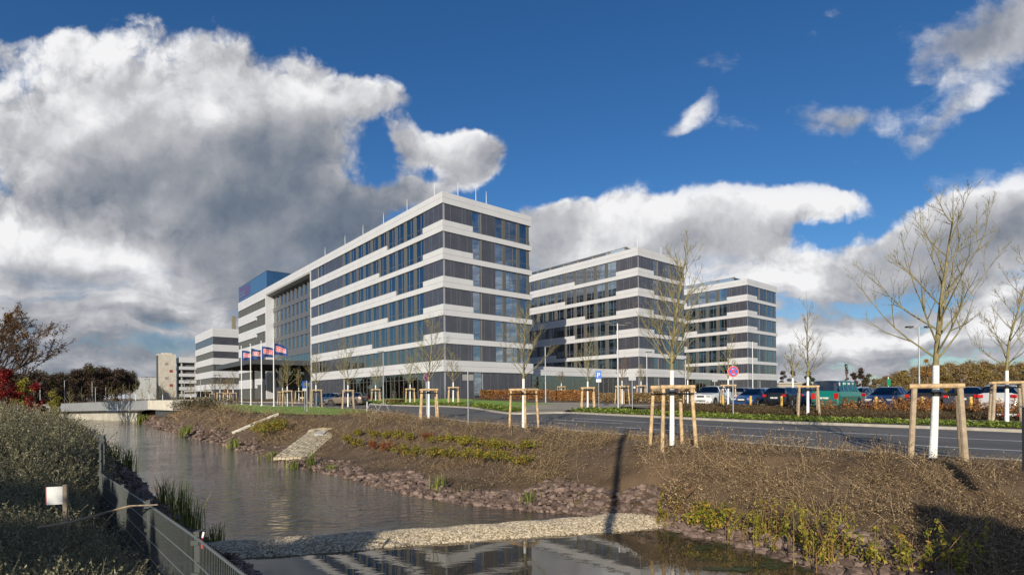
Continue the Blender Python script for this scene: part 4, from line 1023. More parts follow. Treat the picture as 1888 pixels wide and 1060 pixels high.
# ------------------------------------------------------------------ vehicles
PROF = { # x/L from the front, belt height, roof height, half width at roof / half width
 'hatch': (4.05, 1.74, [(0, .42, .42, .9), (.015, .60, .60, .88), (.05, .72, .72, .86), (.16, .84, .84, .84), (.25, .93, .93, .80), (.34, .96, 1.20, .76), (.44, .98, 1.42, .72), (.58, .99, 1.47, .71), (.76, 1.0, 1.44, .70), (.88, 1.02, 1.36, .68), (.965, 1.02, 1.04, .78), (.985, .85, .85, .86), (1, .45, .45, .88)], (4, 6, 9, 10)),
 'sedan': (4.6, 1.80, [(0, .42, .42, .9), (.015, .58, .58, .88), (.05, .70, .70, .86), (.16, .82, .82, .84), (.27, .90, .90, .80), (.35, .93, 1.15, .76), (.44, .95, 1.38, .70), (.58, .96, 1.43, .69), (.70, .97, 1.38, .69), (.84, .99, 1.02, .78), (.95, 1.0, 1.0, .80), (.985, .85, .85, .86), (1, .45, .45, .88)], (4, 6, 8, 9)),
 'estate': (4.7, 1.80, [(0, .42, .42, .9), (.015, .60, .60, .88), (.05, .72, .72, .86), (.16, .84, .84, .84), (.26, .93, .93, .80), (.34, .96, 1.20, .76), (.42, .98, 1.44, .72), (.58, .99, 1.50, .72), (.78, 1.0, 1.50, .72), (.92, 1.02, 1.44, .70), (.975, 1.02, 1.06, .80), (.99, .85, .85, .88), (1, .45, .45, .9)], (4, 6, 9, 10)),
 'suv': (4.6, 1.88, [(0, .50, .50, .9), (.012, .72, .72, .90), (.04, .92, .92, .88), (.16, 1.02, 1.02, .86), (.25, 1.08, 1.08, .82), (.33, 1.12, 1.36, .78), (.41, 1.14, 1.60, .74), (.58, 1.15, 1.67, .74), (.78, 1.17, 1.65, .73), (.90, 1.20, 1.58, .72), (.965, 1.20, 1.22, .80), (.985, .95, .95, .88), (1, .5, .5, .9)], (4, 6, 9, 10)),
 'van': (4.75, 1.86, [(0, .50, .50, .92), (.01, .80, .80, .92), (.03, 1.0, 1.0, .92), (.08, 1.12, 1.12, .90), (.12, 1.16, 1.20, .88), (.17, 1.18, 1.55, .84), (.23, 1.18, 1.84, .82), (.4, 1.18, 1.93, .82), (.7, 1.18, 1.94, .82), (.955, 1.18, 1.90, .80), (.985, 1.16, 1.20, .88), (.992, .85, .85, .90), (1, .45, .45, .92)], (4, 6, 9, 10)),
}
M_tyre = mat('tyre', (.02, .02, .02), .85); M_rim = mat('alloy_rim', (.40, .40, .41), .35, .8); M_redl = mat('red_lamp', (.45, .01, .01), .25); M_clearl = mat('clear_lamp', (.55, .56, .56), .12, .3)
M_plate = mat('number_plate', (.65, .65, .6), .5)
def paint(name, c): return mat('paint_'+name, c, .28, .1, coat=.7)
_car = {}
def car(name, label, kind, pos, yaw, col, curtains=False, silver_rails=False):
    """yaw: heading of the bonnet"""
    z = H1(pos[0], pos[1])+.02 if pos[2] is None else pos[2]
    for sp in sheets[2:4]:
        if inside(sp, np.array([pos[0]]), np.array([pos[1]]))[0]: z = float(UR(pos[0], pos[1]))+.08
    L, Wd, prof, (ws0, ws1, rw0, rw1) = PROF[kind]
    t = thing(name, label, 'van' if kind == 'van' else 'car', (pos[0], pos[1], z), yaw)
    key = (kind, col.name, curtains, silver_rails)
    if key not in _car:
        hw = Wd/2; parts = []
        secs = []
        for fx, zb, zr, wr in prof:
            x = L/2-fx*L; roof = zr-zb > .03
            w_ = hw*(1 if .04 < fx < .96 else .93 if .01 < fx < .99 else .86)
            sc = [(w_*.9, .22), (w_, .36), (w_*1.0, zb*.62+.1), (w_*.965, zb-.02)]
            if roof: sc += [(hw*wr, zr-.05), (hw*wr*.82, zr), (hw*wr*.4, zr+.015)]
            else: sc += [(w_*.90, zr-.005), (w_*.66, zr+.012), (w_*.3, zr+.02)]
            pts = [(x, -y, zz) for y, zz in sc] + [(x, y, zz) for y, zz in sc[::-1]]
            secs.append(pts)
        ns = len(secs[0]); body = MB(); gl = MB(); V = np.array(secs).reshape(-1, 3)
        bf, gf = [], []
        for i in range(len(secs)-1):
            rj = lambda a: prof[a][2]-prof[a][1] > .03
            for j in range(ns-1):
                q = (i*ns+j, i*ns+j+1, (i+1)*ns+j+1, (i+1)*ns+j)
                side = j in (3, ns-5); top = 4 <= j <= ns-6
                glass = (side and (rj(i) or rj(i+1)) and ws0 <= i < rw1) or (top and (ws0 <= i < ws1 or rw0 <= i < rw1))
                (gf if glass else bf).append(q)
        bf.append(tuple(range(4))) if False else None
        body.add(V, bf); body.poly([secs[0][k] for k in range(ns)]); body.poly([secs[-1][k] for k in range(ns)][::-1])
        body.box(-L*.46, L*.46, -hw*.8, hw*.8, .2, .3)
        for s in (-1, 1):     # pillars and mirrors
            for fx in ((.415, .56, .72) if kind != 'van' else (.26, .42, .62, .8)):
                i = max(k for k in range(len(prof)) if prof[k][0] <= fx); a, b_ = prof[i], prof[i+1]; u = (fx-a[0])/(b_[0]-a[0])
                zb = a[1]+(b_[1]-a[1])*u; zr = a[2]+(b_[2]-a[2])*u; wr = a[3]+(b_[3]-a[3])*u; x = L/2-fx*L
                body.tube([(x, s*hw*.968, zb-.03), (x-.02, s*(hw*wr+.006), zr-.045)], .034, 4)
            body.rev([(0, -.05), (.07, -.04), (.075, .04), (0, .05)], 8, c=(L/2-.31*L, s*(hw+.1), prof[4][1]+.08))
        gl.add(V, gf)
        if silver_rails:
            for s in (-1, 1): body.tube([(-L*.4, s*hw*.62, prof[8][2]+.03), (0, s*hw*.64, prof[7][2]+.06), (L*.1, s*hw*.62, prof[7][2]+.02)], .02, 5, mi=1)
        ob = body.build('body', [col, M_rim], link=False, smooth=False); parts.append(('body', ob, None))
        parts.append(('windows', gl.build('windows', M_cglass, link=False), 'body'))
        inn = MB(); inn.box(-L*.36, L*.12, -hw*.7, hw*.7, .5, .82)
        for sx in (L*.03, -L*.17):
            for s in (-.38, .38): inn.box(sx-.14, sx-.02, s-.22, s+.22, .82, 1.22 if kind != 'van' else 1.45)
        parts.append(('seats', inn.build('seats', M_intdark, link=False), None))
        if curtains:
            cu = MB()
            for fx in (.35, .5, .55, .68, .74, .9):
                for s in (-1, 1): cu.box(L/2-fx*L-.09, L/2-fx*L+.09, s*hw*.86-.01, s*hw*.86+.01, 1.2, 1.78)
            for s in (-.62, .62): cu.box(-L*.455, -L*.445, s-.1, s+.1, 1.2, 1.75)
            parts.append(('curtain', cu.build('curtain', M_interior, link=False), None))
        for fx in (.175, .80):
            for s in (-1, 1):
                w = MB(); x = L/2-fx*L; r = .33
                yy = s*(hw-.10)
                w.rev([(r*.62, -.1), (r*.97, -.1), (r, -.07), (r, .07), (r*.97, .1), (r*.62, .1)], 20, axis='y', c=(x, yy, r))
                wo_ = w.build('wheel', M_tyre, link=False); parts.append(('wheel', wo_, None))
                rr = MB(); 
                for k in range(5):
                    a = k*2*math.pi/5; rr.tube([(x, yy+s*.085, r), (x+r*.6*math.cos(a), yy+s*.09, r+r*.6*math.sin(a))], .035, 4)
                rr.rev([(r*.56, .06), (r*.64, .10), (r*.64, .06)], 18, axis='y', c=(x, yy-(0 if s > 0 else .16), r)); rr.rev([(0, 0), (.55*r, 0)], 16, axis='y', c=(x, yy+s*.03, r))
                parts.append(('rim', rr.build('rim', M_rim, link=False), 'wheel'))
                ar = MB(); a = np.linspace(0, math.pi, 12); ar.tube([(x+(r+.06)*math.cos(q), s*(hw*.985), r+(r+.06)*math.sin(q)) for q in a], .035, 4); ar.rev([(0, 0), (r+.06, 0)], 20, axis='y', c=(x, s*hw*1.003, r))
                parts.append(('wheel_arch', ar.build('wheel_arch', M_black, link=False), 'body'))
        zf = prof[2][1]
        for s in (-1, 1):
            parts.append(('headlight', MB().obox((L/2-.06, s*hw*.68, zf-.10), (1, -s*.35, 0), .05, .19, .065).build('headlight', M_clearl, link=False), 'body'))
            parts.append(('tail_light', MB().obox((-L/2+.03, s*hw*.78, .88 if kind != 'van' else .85), (1, s*.2, 0), .05, .12, .09 if kind != 'van' else .2).build('tail_light', M_redl, link=False), 'body'))
        g = MB(); g.box(L/2-.01, L/2+.02, -.42, .42, .40, .48); g.box(L/2-.035, L/2+.012, -.3, .3, zf-.18, zf-.06)
        parts.append(('grille', g.build('grille', M_black, link=False), 'body'))
        parts.append(('number_plate', MB().box(L/2+.02, L/2+.035, -.26, .26, .50, .61).build('number_plate', M_plate, link=False), 'body'))
        parts.append(('number_plate', MB().box(-L/2-.03, -L/2-.01, -.26, .26, .66, .77).build('number_plate', M_plate, link=False), 'body'))
        parts.append(('bumper', MB().box(-L/2-.04, -L/2+.1, -hw*.84, hw*.84, .36, .52).build('bumper', M_darkmetal if kind == 'van' else col, link=False), 'body'))
        _car[key] = parts
    last = {}
    for nm, m_, par in _car[key]:
        last[nm] = inst(m_, nm, last[par] if par else t)
    return t
RAZ = RZ      # cars stand square to the building grid
def rowpos(px, k=0.):
    r = (px-HX)/F; kk = (22+k*DR[0]-r*(36+k*DR[1]))/(-DL[0]+r*DL[1]); return (22+k*DR[0]+kk*DL[0], 36+k*DR[1]+kk*DL[1], None)
def carAt(label, kind, px, yaw, col, k=2.3, name='parked_car', **kw): return car(name, label, kind, rowpos(px, k), yaw, col, **kw)
FR = RAZ+math.pi; BK = RAZ
carAt('white sport utility car facing left at the end of the parked row', 'suv', 1312, FR+.12, paint('white', (.72, .72, .70)))
carAt('bright blue sedan behind the hedge, right of the white car', 'sedan', 1392, FR, paint('blue', (.02, .06, .18)))
carAt('black estate car with its rear to the hedge, left of the green van', 'estate', 1452, BK, paint('black', (.012, .012, .014)))
carAt('green van with curtained windows behind the hedge', 'van', 1543, BK, paint('green', (.0, .16, .12)), name='parked_van', curtains=True)
carAt('dark blue hatchback facing the hedge right of the green van', 'hatch', 1637, FR, paint('navy', (.015, .025, .07)), silver_rails=True)
carAt('dark car with blue side seen between the posts of the largest tree', 'hatch', 1712, BK, paint('darkgrey', (.03, .03, .035)))
carAt('dark grey car behind the hedge, right of the largest tree frame', 'sedan', 1786, BK, paint('slate', (.05, .05, .055)))
carAt('silver white estate with red rear lamps behind the tree at the right edge', 'estate', 1850, BK, paint('silver', (.50, .50, .50)), silver_rails=True)
carAt('dark blue car cut by the right edge behind the hedge', 'hatch', 1925, BK, paint('deepblue', (.02, .03, .09)))
carAt('silver estate in the back row above the blue sedan', 'estate', 1378, BK, paint('grey', (.22, .23, .24)), k=10.5)
carAt('small pale car in the back row right of the silver estate', 'hatch', 1413, BK, paint('pale', (.40, .44, .45)), k=11)
carAt('blue car in the back row between the black estate and the green van', 'estate', 1482, BK, paint('midblue', (.03, .09, .24)), k=5.)
carAt('grey car in the back row right of the green van', 'hatch', 1590, BK, paint('grey2', (.10, .11, .12)), k=8)
def carD(label, kind, px, D, yaw, col, **kw): p = atx(px, D); return car('parked_car', label, kind, (p[0], p[1], None), yaw, col, **kw)
dirR = math.atan2(.6, -.6)
carD('dark blue hatchback with red tail lamp parked in front of the ground floor', 'hatch', 607, 66, math.radians(152), paint('petrol', (.02, .05, .10)))
carD('brown estate car parked in front of the ground floor beside the dark hatchback', 'estate', 639, 62, math.radians(168), paint('brown', (.16, .12, .09)))
carD('white van like car on the road beyond the bridge', 'van', 131, 108, math.radians(195), paint('white', (.72, .72, .70)))
carD('small blue car far beyond the bridge', 'hatch', 207, 145, math.radians(200), paint('farblue', (.05, .16, .42)))
carD('small white car far beyond the bridge beside the blue one', 'hatch', 198, 150, math.radians(200), paint('white', (.72, .72, .70)))

# ------------------------------------------------------------------ lamps, signs, flags, street furniture
def lamp(px, D, ztop, label, kind='single', col=None, rz=0., zb=None):
    p = atx(px, D); z0 = H1(p[0], p[1])+.1 if zb is None else zb
    t = thing('street_lamp', label, 'street lamp', (p[0], p[1], z0), rz); h = ztop-z0; col = col or M_galv
    MB().tube([(0, 0, -.3), (0, 0, h*.35), (0, 0, h*.36), (0, 0, h)], [.075, .07, .055, .05], 10).build('pole', col, t)
    if kind == 'double':
        a = MB(); a.tube([(-.75, 0, h-.12), (.75, 0, h-.12)], .025, 6); a.build('arm', col, t)
        for s in (-1, 1): MB().box(s*.75-.24, s*.75+.24, -.16, .16, h-.06, h+.06).build('lamp_head', M_darkmetal, t)
    else:
        MB().tube([(0, 0, h-.05), (.25, 0, h)], .03, 6).build('arm', col, t)
        MB().box(-.1, .62, -.13, .13, h-.02, h+.06).build('lamp_head', M_darkmetal, t)
    return t
lamp(707, 60, 5.05, 'grey street lamp in front of the nearest office block', 'single', rz=math.pi)
lamp(1006, 55, 5.0, 'thin street lamp beside the right end of the nearest office block')
lamp(1139.7, 40, 5.35, 'tall street lamp with two arms left of the middle office block corner', 'double')
lamp(1193, 62, 4.9, 'street lamp in front of the middle office block corner')
lamp(1264, 72, 4.7, 'street lamp between the middle and farthest office blocks')
lamp(1388, 58, 5.7, 'street lamp in front of the farthest office block')
lamp(1695, 42, 5.15, 'tall double headed street lamp beside the largest tree', 'double')
for px, D, zt, lb in [(119, 120, 4.2, 'grey street lamp left of centre in front of the dark wood'), (170, 130, 4.2, 'tall street lamp in front of the right part of the dark wood'), (176, 120, 2.6, 'shorter lamp beside the tall one before the dark wood'), (74, 105, 3.2, 'street lamp partly behind the second red tree'),
                      (195, 150, 3.2, 'faint lamp near the right end of the dark wood'), (268, 90, 3.2, 'slim pole rising above the bridge end'), (340, 100, 3.2, 'street lamp in front of the car park'), (370, 105, 3.6, 'street lamp at the left corner of the separate office block')]:
    lamp(px, D, zt, lb)
lamp(396.5, 74, 3.15, 'dark lamp post at the left end of the lawn', 'single', M_darkmetal)
_p = (-1.95, -3.0); t_ = thing('street_lamp', 'lamp post behind the viewpoint', 'street lamp', (_p[0], _p[1], -1.8))
MB().tube([(0, 0, -.3), (0, 0, 9.6)], [.13, .10], 10).build('pole', M_galv, t_); MB().box(-.2, .8, -.15, .15, 9.55, 9.65).build('lamp_head', M_darkmetal, t_)
def disc(mb, r0, r1, y, mi=0, k=32, c=(0, 0)):
    a = np.arange(k)*2*math.pi/k
    V = [(c[0]+r*math.cos(q), y, c[1]+r*math.sin(q)) for r in (r0, r1) for q in a]
    mb.add(V, [(j, (j+1) % k, k+(j+1) % k, k+j) for j in range(k)], mi)
def sign(label, px, D, zc, kind, rz=0., top=None):
    p = atx(px, D); z0 = float(UR(p[0], p[1]))+.1
    t = thing('traffic_sign', label, 'sign', (p[0], p[1], z0), rz); h = zc-z0
    MB().tube([(0, .04, -.2), (0, .04, h+(.36 if kind != 'plain' else .3))], .03, 8).build('post', M_galv, t)
    if kind == 'stop':
        s = MB(); s.rev([(0, -.0), (.3, 0), (.3, .012), (0, .012)], 36, axis='y', c=(0, -.005, h)); s.build('sign_plate', M_polew, t)
        g = MB(); disc(g, .225, .29, -.012, 0, c=(0, h)); 
        for sg in (-1, 1):
            u = Vector((1, 0, sg)).normalized(); v = Vector((-sg, 0, 1)).normalized(); P = [u*.24*a+v*.032*b for a, b in ((-1, -1), (1, -1), (1, 1), (-1, 1))]
            g.add([(q.x, -.014-.001*sg, q.z+h) for q in P], [(0, 1, 2, 3)], 0)
        g.build('red_ring', mat('sign_red', (.62, .03, .04), .4), t)
        b_ = MB(); disc(b_, 0, .226, -.010, 0, c=(0, h)); b_.build('blue_field', mat('sign_blue', (.02, .12, .50), .4), t)
        w = MB()
        for sg in (-1, 1):
            zz = h+sg*.145; w.add([(-.05, -.018, zz-.012), (.05, -.018, zz-.012), (.05, -.018, zz+.012), (-.05, -.018, zz+.012)], [(0, 1, 2, 3)])
            w.add([(-sg*.085, -.018, zz), (-sg*.035, -.018, zz-.035), (-sg*.035, -.018, zz+.035)], [(0, 1, 2)])
        w.build('arrow', M_polew, t)
    elif kind == 'P':
        MB().box(-.21, .21, -.0, .02, h-.2, h+.42).build('sign_plate', mat('sign_blue', (.02, .12, .50), .4), t)
        text('P', 'lettering', t, (-.14, -.006, h-.08), (math.pi/2, 0, 0), .52, M_polew, .002)
        MB().box(-.2, .2, .0, .02, h-.46, h-.23).build('lower_plate', M_polew, t)
    elif kind == 'plain':
        MB().box(-.28, .28, .05, .065, h-.15, h+.15).build('sign_plate', mat('sign_back', (.16, .165, .165), .6, .2), t)
    elif kind == 'tee':
        MB().box(-.3, .3, -.02, .02, h-.05, h+.25).build('sign_plate', M_galv, t); MB().box(.1, .25, -.02, .02, h-.7, h-.55).build('small_plate', M_polew, t)
    return t
sign('round no stopping sign with red ring, blue field and white arrows on a grey post', 1352, 29.5, 1.22, 'stop', rz=-.1)
sign('blue parking sign in front of the middle office block', 1104, 42, 1.45, 'P', rz=-.1)
sign('blue parking sign on the lawn left of the dark hatchback', 562, 47, 1.0, 'P', rz=.75)
sign('plain grey pole with a small plate, before the nearest office corner', 863, 27, .93, 'plain', rz=.1)
sign('purple no stopping sign seen edge on behind the orange stake frame', 787, 37, 1.3, 'stop', rz=1.0)
sign('grey pole with a plate on the lawn right of the blue parking sign', 566, 44, 1.05, 'plain', rz=.6)
sign('grey T shaped sign pole left of the middle office corner', 1166, 44, 1.2, 'tee')
sign('grey T shaped sign pole above the white car', 1318, 60, 1.4, 'tee')
p = atx(1638, 56); t = thing('traffic_sign', 'small green sign on a pale pole above the dark blue hatchback', 'sign', (p[0], p[1], -1.1))
MB().tube([(0, 0, 0), (0, 0, 2.7)], .05, 8).build('post', M_polew, t); MB().box(-.18, .18, -.08, -.05, 1.75, 2.5).build('sign_plate', mat('sign_green', (.0, .22, .12), .4), t)

M_flag = mat('flag_blue', (.013, .04, .16), .75, 0, .12, 3); M_fred = mat('flag_red', (.62, .03, .05), .75); M_fwhite = mat('flag_white', (.75, .72, .72), .75)
def flagpole(i, px, D, ztop, label, flabel, ph, lift):
    p = atx(px, D); z0 = float(UR(p[0], p[1]))+.05
    t = thing('flagpole', label, 'flagpole', (p[0], p[1], z0), 0, 'flagpoles on the lawn'); h = ztop-z0
    MB().tube([(0, 0, -.2), (0, 0, h)], [.075, .05], 10).build('pole', M_polew, t)
    MB().rev([(0, -.05), (.09, -.03), (.11, .03), (.05, .1), (0, .12)], 10, c=(0, 0, h)).build('finial', M_polew, t)
    MB().rev([(.16, 0), (.16, .06), (.08, .1)], 12).build('base_plate', M_polew, t)
    FH, FW = 1.4, 1.9; zt = h-.55
    ux, uy = .86, .50
    def fp(u, v, off=0.):       # u along the cloth, v down from the top edge
        wv = .17*math.sin(u*5.2+ph)*u+.05*math.sin(u*11+ph*2+v*2)
        sag = (u**1.5)*(.55-lift)*FW*.62
        shrink = 1-.18*u
        x = .09+u*FW*.80*ux - wv*uy - off*uy*-1; y = u*FW*.80*uy + wv*ux + off*-ux
        return (x, y, zt-v*FH*shrink-sag+.03*math.sin(v*6+u*5+ph))
    f = thing('flag', flabel, 'flag', (p[0], p[1], z0), 0, 'blue company flags')
    def grid(u0, u1, v0, v1, nu, nv, m_, name, off=0., parent=f):
        G = [[fp(u0+(u1-u0)*a/nu, v0+(v1-v0)*b/nv, off) for a in range(nu+1)] for b in range(nv+1)]
        V = [q for r_ in G for q in r_]
        return MB().add(V, [(b*(nu+1)+a, b*(nu+1)+a+1, (b+1)*(nu+1)+a+1, (b+1)*(nu+1)+a) for b in range(nv) for a in range(nu)]).build(name, m_, parent, smooth=True)
    cl = grid(0, 1, 0, 1, 26, 10, M_flag, 'cloth')
    cu = bpy.data.curves.new('c', 'FONT'); cu.body = 'tesa'; cu.size = 1; cu.resolution_u = 2; o = bpy.data.objects.new('c', cu); C.objects.link(o)
    bpy.context.view_layer.update(); me = bpy.data.meshes.new_from_object(o); bpy.data.objects.remove(o)
    for sd in (1, -1):
        grid(.12, .86, .24, .70, 20, 5, M_fwhite, 'logo_outline', .014*sd, cl); grid(.15, .83, .275, .665, 20, 5, M_fred, 'logo_field', .024*sd, cl)
        m2 = me.copy(); xs = [v.co.x for v in m2.vertices]; x1 = max(xs); y1 = max(v.co.y for v in m2.vertices)
        for v in m2.vertices:
            u = v.co.x/x1; u = u if sd > 0 else u; v.co = Vector(fp(.19+.60*u, .62-.30*(v.co.y/y1), .032*sd))
        m2.materials.append(M_fwhite); q = bpy.data.objects.new('lettering', m2); C.objects.link(q); q.parent = cl
for i, (px, D, yt, lift, nm) in enumerate([(445.6, 74, 639, .42, 'leftmost'), (462.5, 71, 635, .3, 'second from the left'), (482.5, 67.5, 630, .28, 'third from the left'), (505, 64, 624, .1, 'rightmost')]):
    _, d = ray(px, yt); flagpole(i, px, D, -d*D, 'white flagpole on the lawn, '+nm+' of the four', 'blue flag with red logo on the '+nm+' pole', i*1.7+.4, lift)

# bicycle stands and pole
def at_on(px, py): return on(UR, px, py)
p0 = at_on(697, 765)
t = thing('bicycle_stand', 'two galvanised hoop bicycle stands and a low pipe behind the brush', 'bicycle stand', (p0[0], p0[1], p0[2]), 0)
for k, dx in enumerate((-.42, .42)):
    MB().tube([(dx-.38, 0, -.1), (dx-.36, 0, .42), (dx-.14, 0, .86), (dx, 0, .93), (dx+.14, 0, .86), (dx+.36, 0, .42), (dx+.38, 0, -.1)], .03, 8).build('hoop', M_galv, t)
MB().tube([(-.85, 0, .02), (.95, 0, .02)], .05, 6).build('ground_rail', mat('pale_rail', (.5, .45, .36), .8), t)
MB().tube([(-.3, -.1, 0), (-.2, -.1, .2), (-.02, -.1, .3)], .05, 8).build('pipe', M_concrete, t)
p1 = at_on(677, 764); t = thing('marker_post', 'short pale post standing left of the bicycle stands', 'post', p1)
MB().tube([(0, 0, -.1), (0, 0, .95)], .04, 8).build('post', M_polew, t); MB().rev([(0.05, .95), (.045, 1.0), (0, 1.0)], 8).build('cap', M_galv, t)
# timber bollards before the parked cars
Lwb = [(1276, 'under the left end of the white car'), (1333, 'beside the stake frame left of the no stopping sign'), (1384, 'in front of the bright blue sedan'), (1441, 'in front of the black estate car'), (1509, 'in front of the rear of the green van'), (1615, 'in front of the dark blue hatchback'), (1700, 'behind the left posts of the largest tree frame'), (1790, 'right of the largest tree frame')]
for px, w_ in Lwb:
    q = rowpos(px, -1.2); z = float(UR(q[0], q[1]))
    t = thing('timber_bollard', 'yellow wooden bollard '+w_, 'bollard', (q[0], q[1], z), 0, 'timber bollards of the car park')
    MB().tube([(0, 0, -.1), (0, 0, .95)], .085, 10).build('post', mat('yellow_timber', (.62, .38, .08), .7, 0, .15, 5), t); MB().rev([(.085, .95), (.06, .99), (0, .99)], 10).build('cap', M_woodA, t)
# striped barrier plank, orange block
pa, pb = at_on(1836, 778), at_on(1960, 781)
t = thing('barrier_board', 'red and white striped barrier board lying by the tree at the right edge', 'barrier', ((pa[0]+pb[0])/2, (pa[1]+pb[1])/2, pa[2]+.12), math.atan2(pb[1]-pa[1], pb[0]-pa[0]))
hl = math.hypot(pb[0]-pa[0], pb[1]-pa[1])/2
MB().box(-hl, hl, -.02, .02, 0, .26).build('board', M_polew, t)
sm = MB()
for k in range(int(hl*2/.5)):
    x = -hl+k*.5; sm.add([(x, -.024, .0), (x+.22, -.024, .0), (x+.42, -.024, .26), (x+.2, -.024, .26)], [(0, 1, 2, 3)])
sm.build('red_stripe', M_fred, t)
q = at_on(917, 750); t = thing('orange_block', 'orange block lying at the end of the ground cover bed', 'block', q, .3)
MB().box(-.35, .35, -.18, .18, -.05, .16).build('block', mat('orange_clay', (.62, .27, .10), .8), t); MB().box(-.3, .3, -.14, .14, .16, .19).build('top_face', mat('orange_pale', (.66, .36, .18), .8), t)

# ------------------------------------------------------------------ bridge, ledge, chute
def bridge():
    A = at(-40, 752, D=112); B = at(272, 738.6, D=72); A = (A[0], A[1], -1.75); B = (B[0], B[1], -.28)
    t = thing('bridge', 'low grey concrete bridge across the canal with a smooth parapet', 'bridge', (A[0], A[1], 0), math.atan2(B[1]-A[1], B[0]-A[0])); L = math.hypot(B[0]-A[0], B[1]-A[1])
    def slab(y0, y1, dz0, dz1, m_, nm):
        b = MB(); V = []
        n = 16
        for k in range(n+1):
            u = k/n; zt = A[2]+(B[2]-A[2])*(u**.8)
            for y, dz in ((y0, dz0), (y1, dz0), (y1, dz1), (y0, dz1)): V.append((L*u, y, zt+dz))
        Fq = [(k*4+j, k*4+(j+1) % 4, k*4+4+(j+1) % 4, k*4+4+j) for k in range(n) for j in range(4)]+[(0, 1, 2, 3), (n*4+3, n*4+2, n*4+1, n*4)]
        b.add(V, Fq).build(nm, m_, t)
    M_br = mat('bridge_concrete', (.215, .225, .23), .7, 0, .12, .25)
    slab(0, .3, -1.3, 0, M_br, 'parapet'); slab(11, 11.3, -1.3, 0, M_br, 'parapet'); slab(.3, 11, -1.3, -.9, M_asph, 'deck'); slab(-.06, .36, .0, .05, M_galv, 'coping')
    MB().box(L*.42, L-6, 1.2, 1.8, WZ-.6, -1.9).build('abutment', mat('abutment_concrete', (.36, .34, .29), .85, 0, .2, .6, obj=True), t)
bridge()
def ledge():
    c1 = atx(272, 71)[:2]; c2 = atx(318, 63.5)[:2]; c3 = atx(366, 66)[:2]; c4 = atx(330, 75)[:2]
    t = thing('concrete_ledge', 'beige concrete parapet box at the end of the bridge', 'concrete wall', (c2[0], c2[1], 0), 0)
    P = [(a-c2[0], b-c2[1]) for a, b in (c1, c2, c3, c4)]
    def off(P, k): c = np.mean(P, axis=0); return [tuple(c+(np.array(q)-c)*k) for q in P]
    w = MB()
    for i in range(4):
        a, b = P[i], P[(i+1) % 4]; a2, b2 = off(P, .93)[i], off(P, .93)[(i+1) % 4]
        w.prism([a, b, b2, a2], -1.42 if i != 1 else -1.3, -.25)
    w.build('parapet', M_conc2, t); MB().prism(off(P, .99), -1.5, -1.35).build('slab', M_concrete, t); MB().prism(off(P, .7), -2.4, -1.5).build('haunch', M_darkmetal, t)
    sp = MB(); a = np.array(P[0])*.9+np.array(P[1])*.1; b = np.array(P[1])*.95+np.array(P[0])*.05
    for k in range(22):
        u = k/22; q = a+(b-a)*u+np.array((.5, .9)); sp.box(q[0]-.14, q[0]+.14, q[1]-.1+(.16 if k % 2 else 0), q[1]+.1+(.16 if k % 2 else 0), -3.3, -1.5)
    sp.build('sheet_pile', mat('rusty_steel', (.16, .07, .035), .85, 0, .3, 3), t)
ledge()
def bankpt(px, py, it=40):
    """point where the view ray meets the terrain"""
    r, d = ray(px, py); D = np.geomspace(4, 140, 900); z = -d*D; hh = hgt(r*D, D); k = np.argmax(z <= hh)
    return (float(r*D[k]), float(D[k]), float(hh[k]))
def chute():
    pts = [bankpt(596, 800), bankpt(583, 815), bankpt(565, 832), bankpt(536, 850)]
    top = Vector(pts[0]); bot = Vector(pts[-1]); t = thing('stone_chute', 'paved stone outfall channel with a rounded head on the bank', 'drainage chute', tuple(top), 0)
    d = (bot-top); L = d.length; d.normalize(); sd = d.cross(Vector((0, 0, 1))).normalized(); nn = sd.cross(d).normalized()
    if nn.z < 0: nn = -nn
    st = MB(); rs = random.Random(4); rows = int(L/.24)
    bed = MB(); W0 = .85
    n = 16; ring = [top-d*.2+sd*W0*math.sin(a)-d*W0*math.cos(a)*.9 for a in np.linspace(-math.pi/2, math.pi/2, n)]
    for k in range(rows):
        c0 = top+d*(k*L/rows)
        for j in range(-4, 5):
            c = c0+sd*(j*.2)+nn*(.10+rs.uniform(0, .03))-Vector((0, 0, .01)); st.obox(c, d, .105, .09, .06)
    for p in ring:
        for q in (1., .78): st.obox(Vector(top)+(p-Vector(top))*q+nn*.13, sd, .1, .1, .07)
    st.build('paving_stone', mat('sandstone_setts', (.42, .36, .25), .85, 0, .25, 2.5), t).location = -top
    ins = MB()
    for k in range(5): ins.obox(top+d*(.15+k*.22)+nn*.17, d, .10, .26, .04)
    o = ins.build('inlet_slab', mat('pale_stone', (.52, .50, .46), .8), t); o.location = -top
chute()
a, b = bankpt(428, 800), bankpt(514, 765); mid = tuple((np.array(a)+np.array(b))/2)
t = thing('kerb_slab', 'long pale kerb slab lying down the bank left of the stone chute', 'slab', mid)
MB().tube([tuple(np.array(a)-mid+(0, 0, .08)), (0, 0, .1), tuple(np.array(b)-mid+(0, 0, .1))], .09, 6).build('slab', M_conc2, t)
MB().tube([tuple(np.array(a)-mid+(.06, 0, -.0)), tuple(np.array(b)-mid+(.06, 0, .0))], .11, 5).build('footing', M_concrete, t)

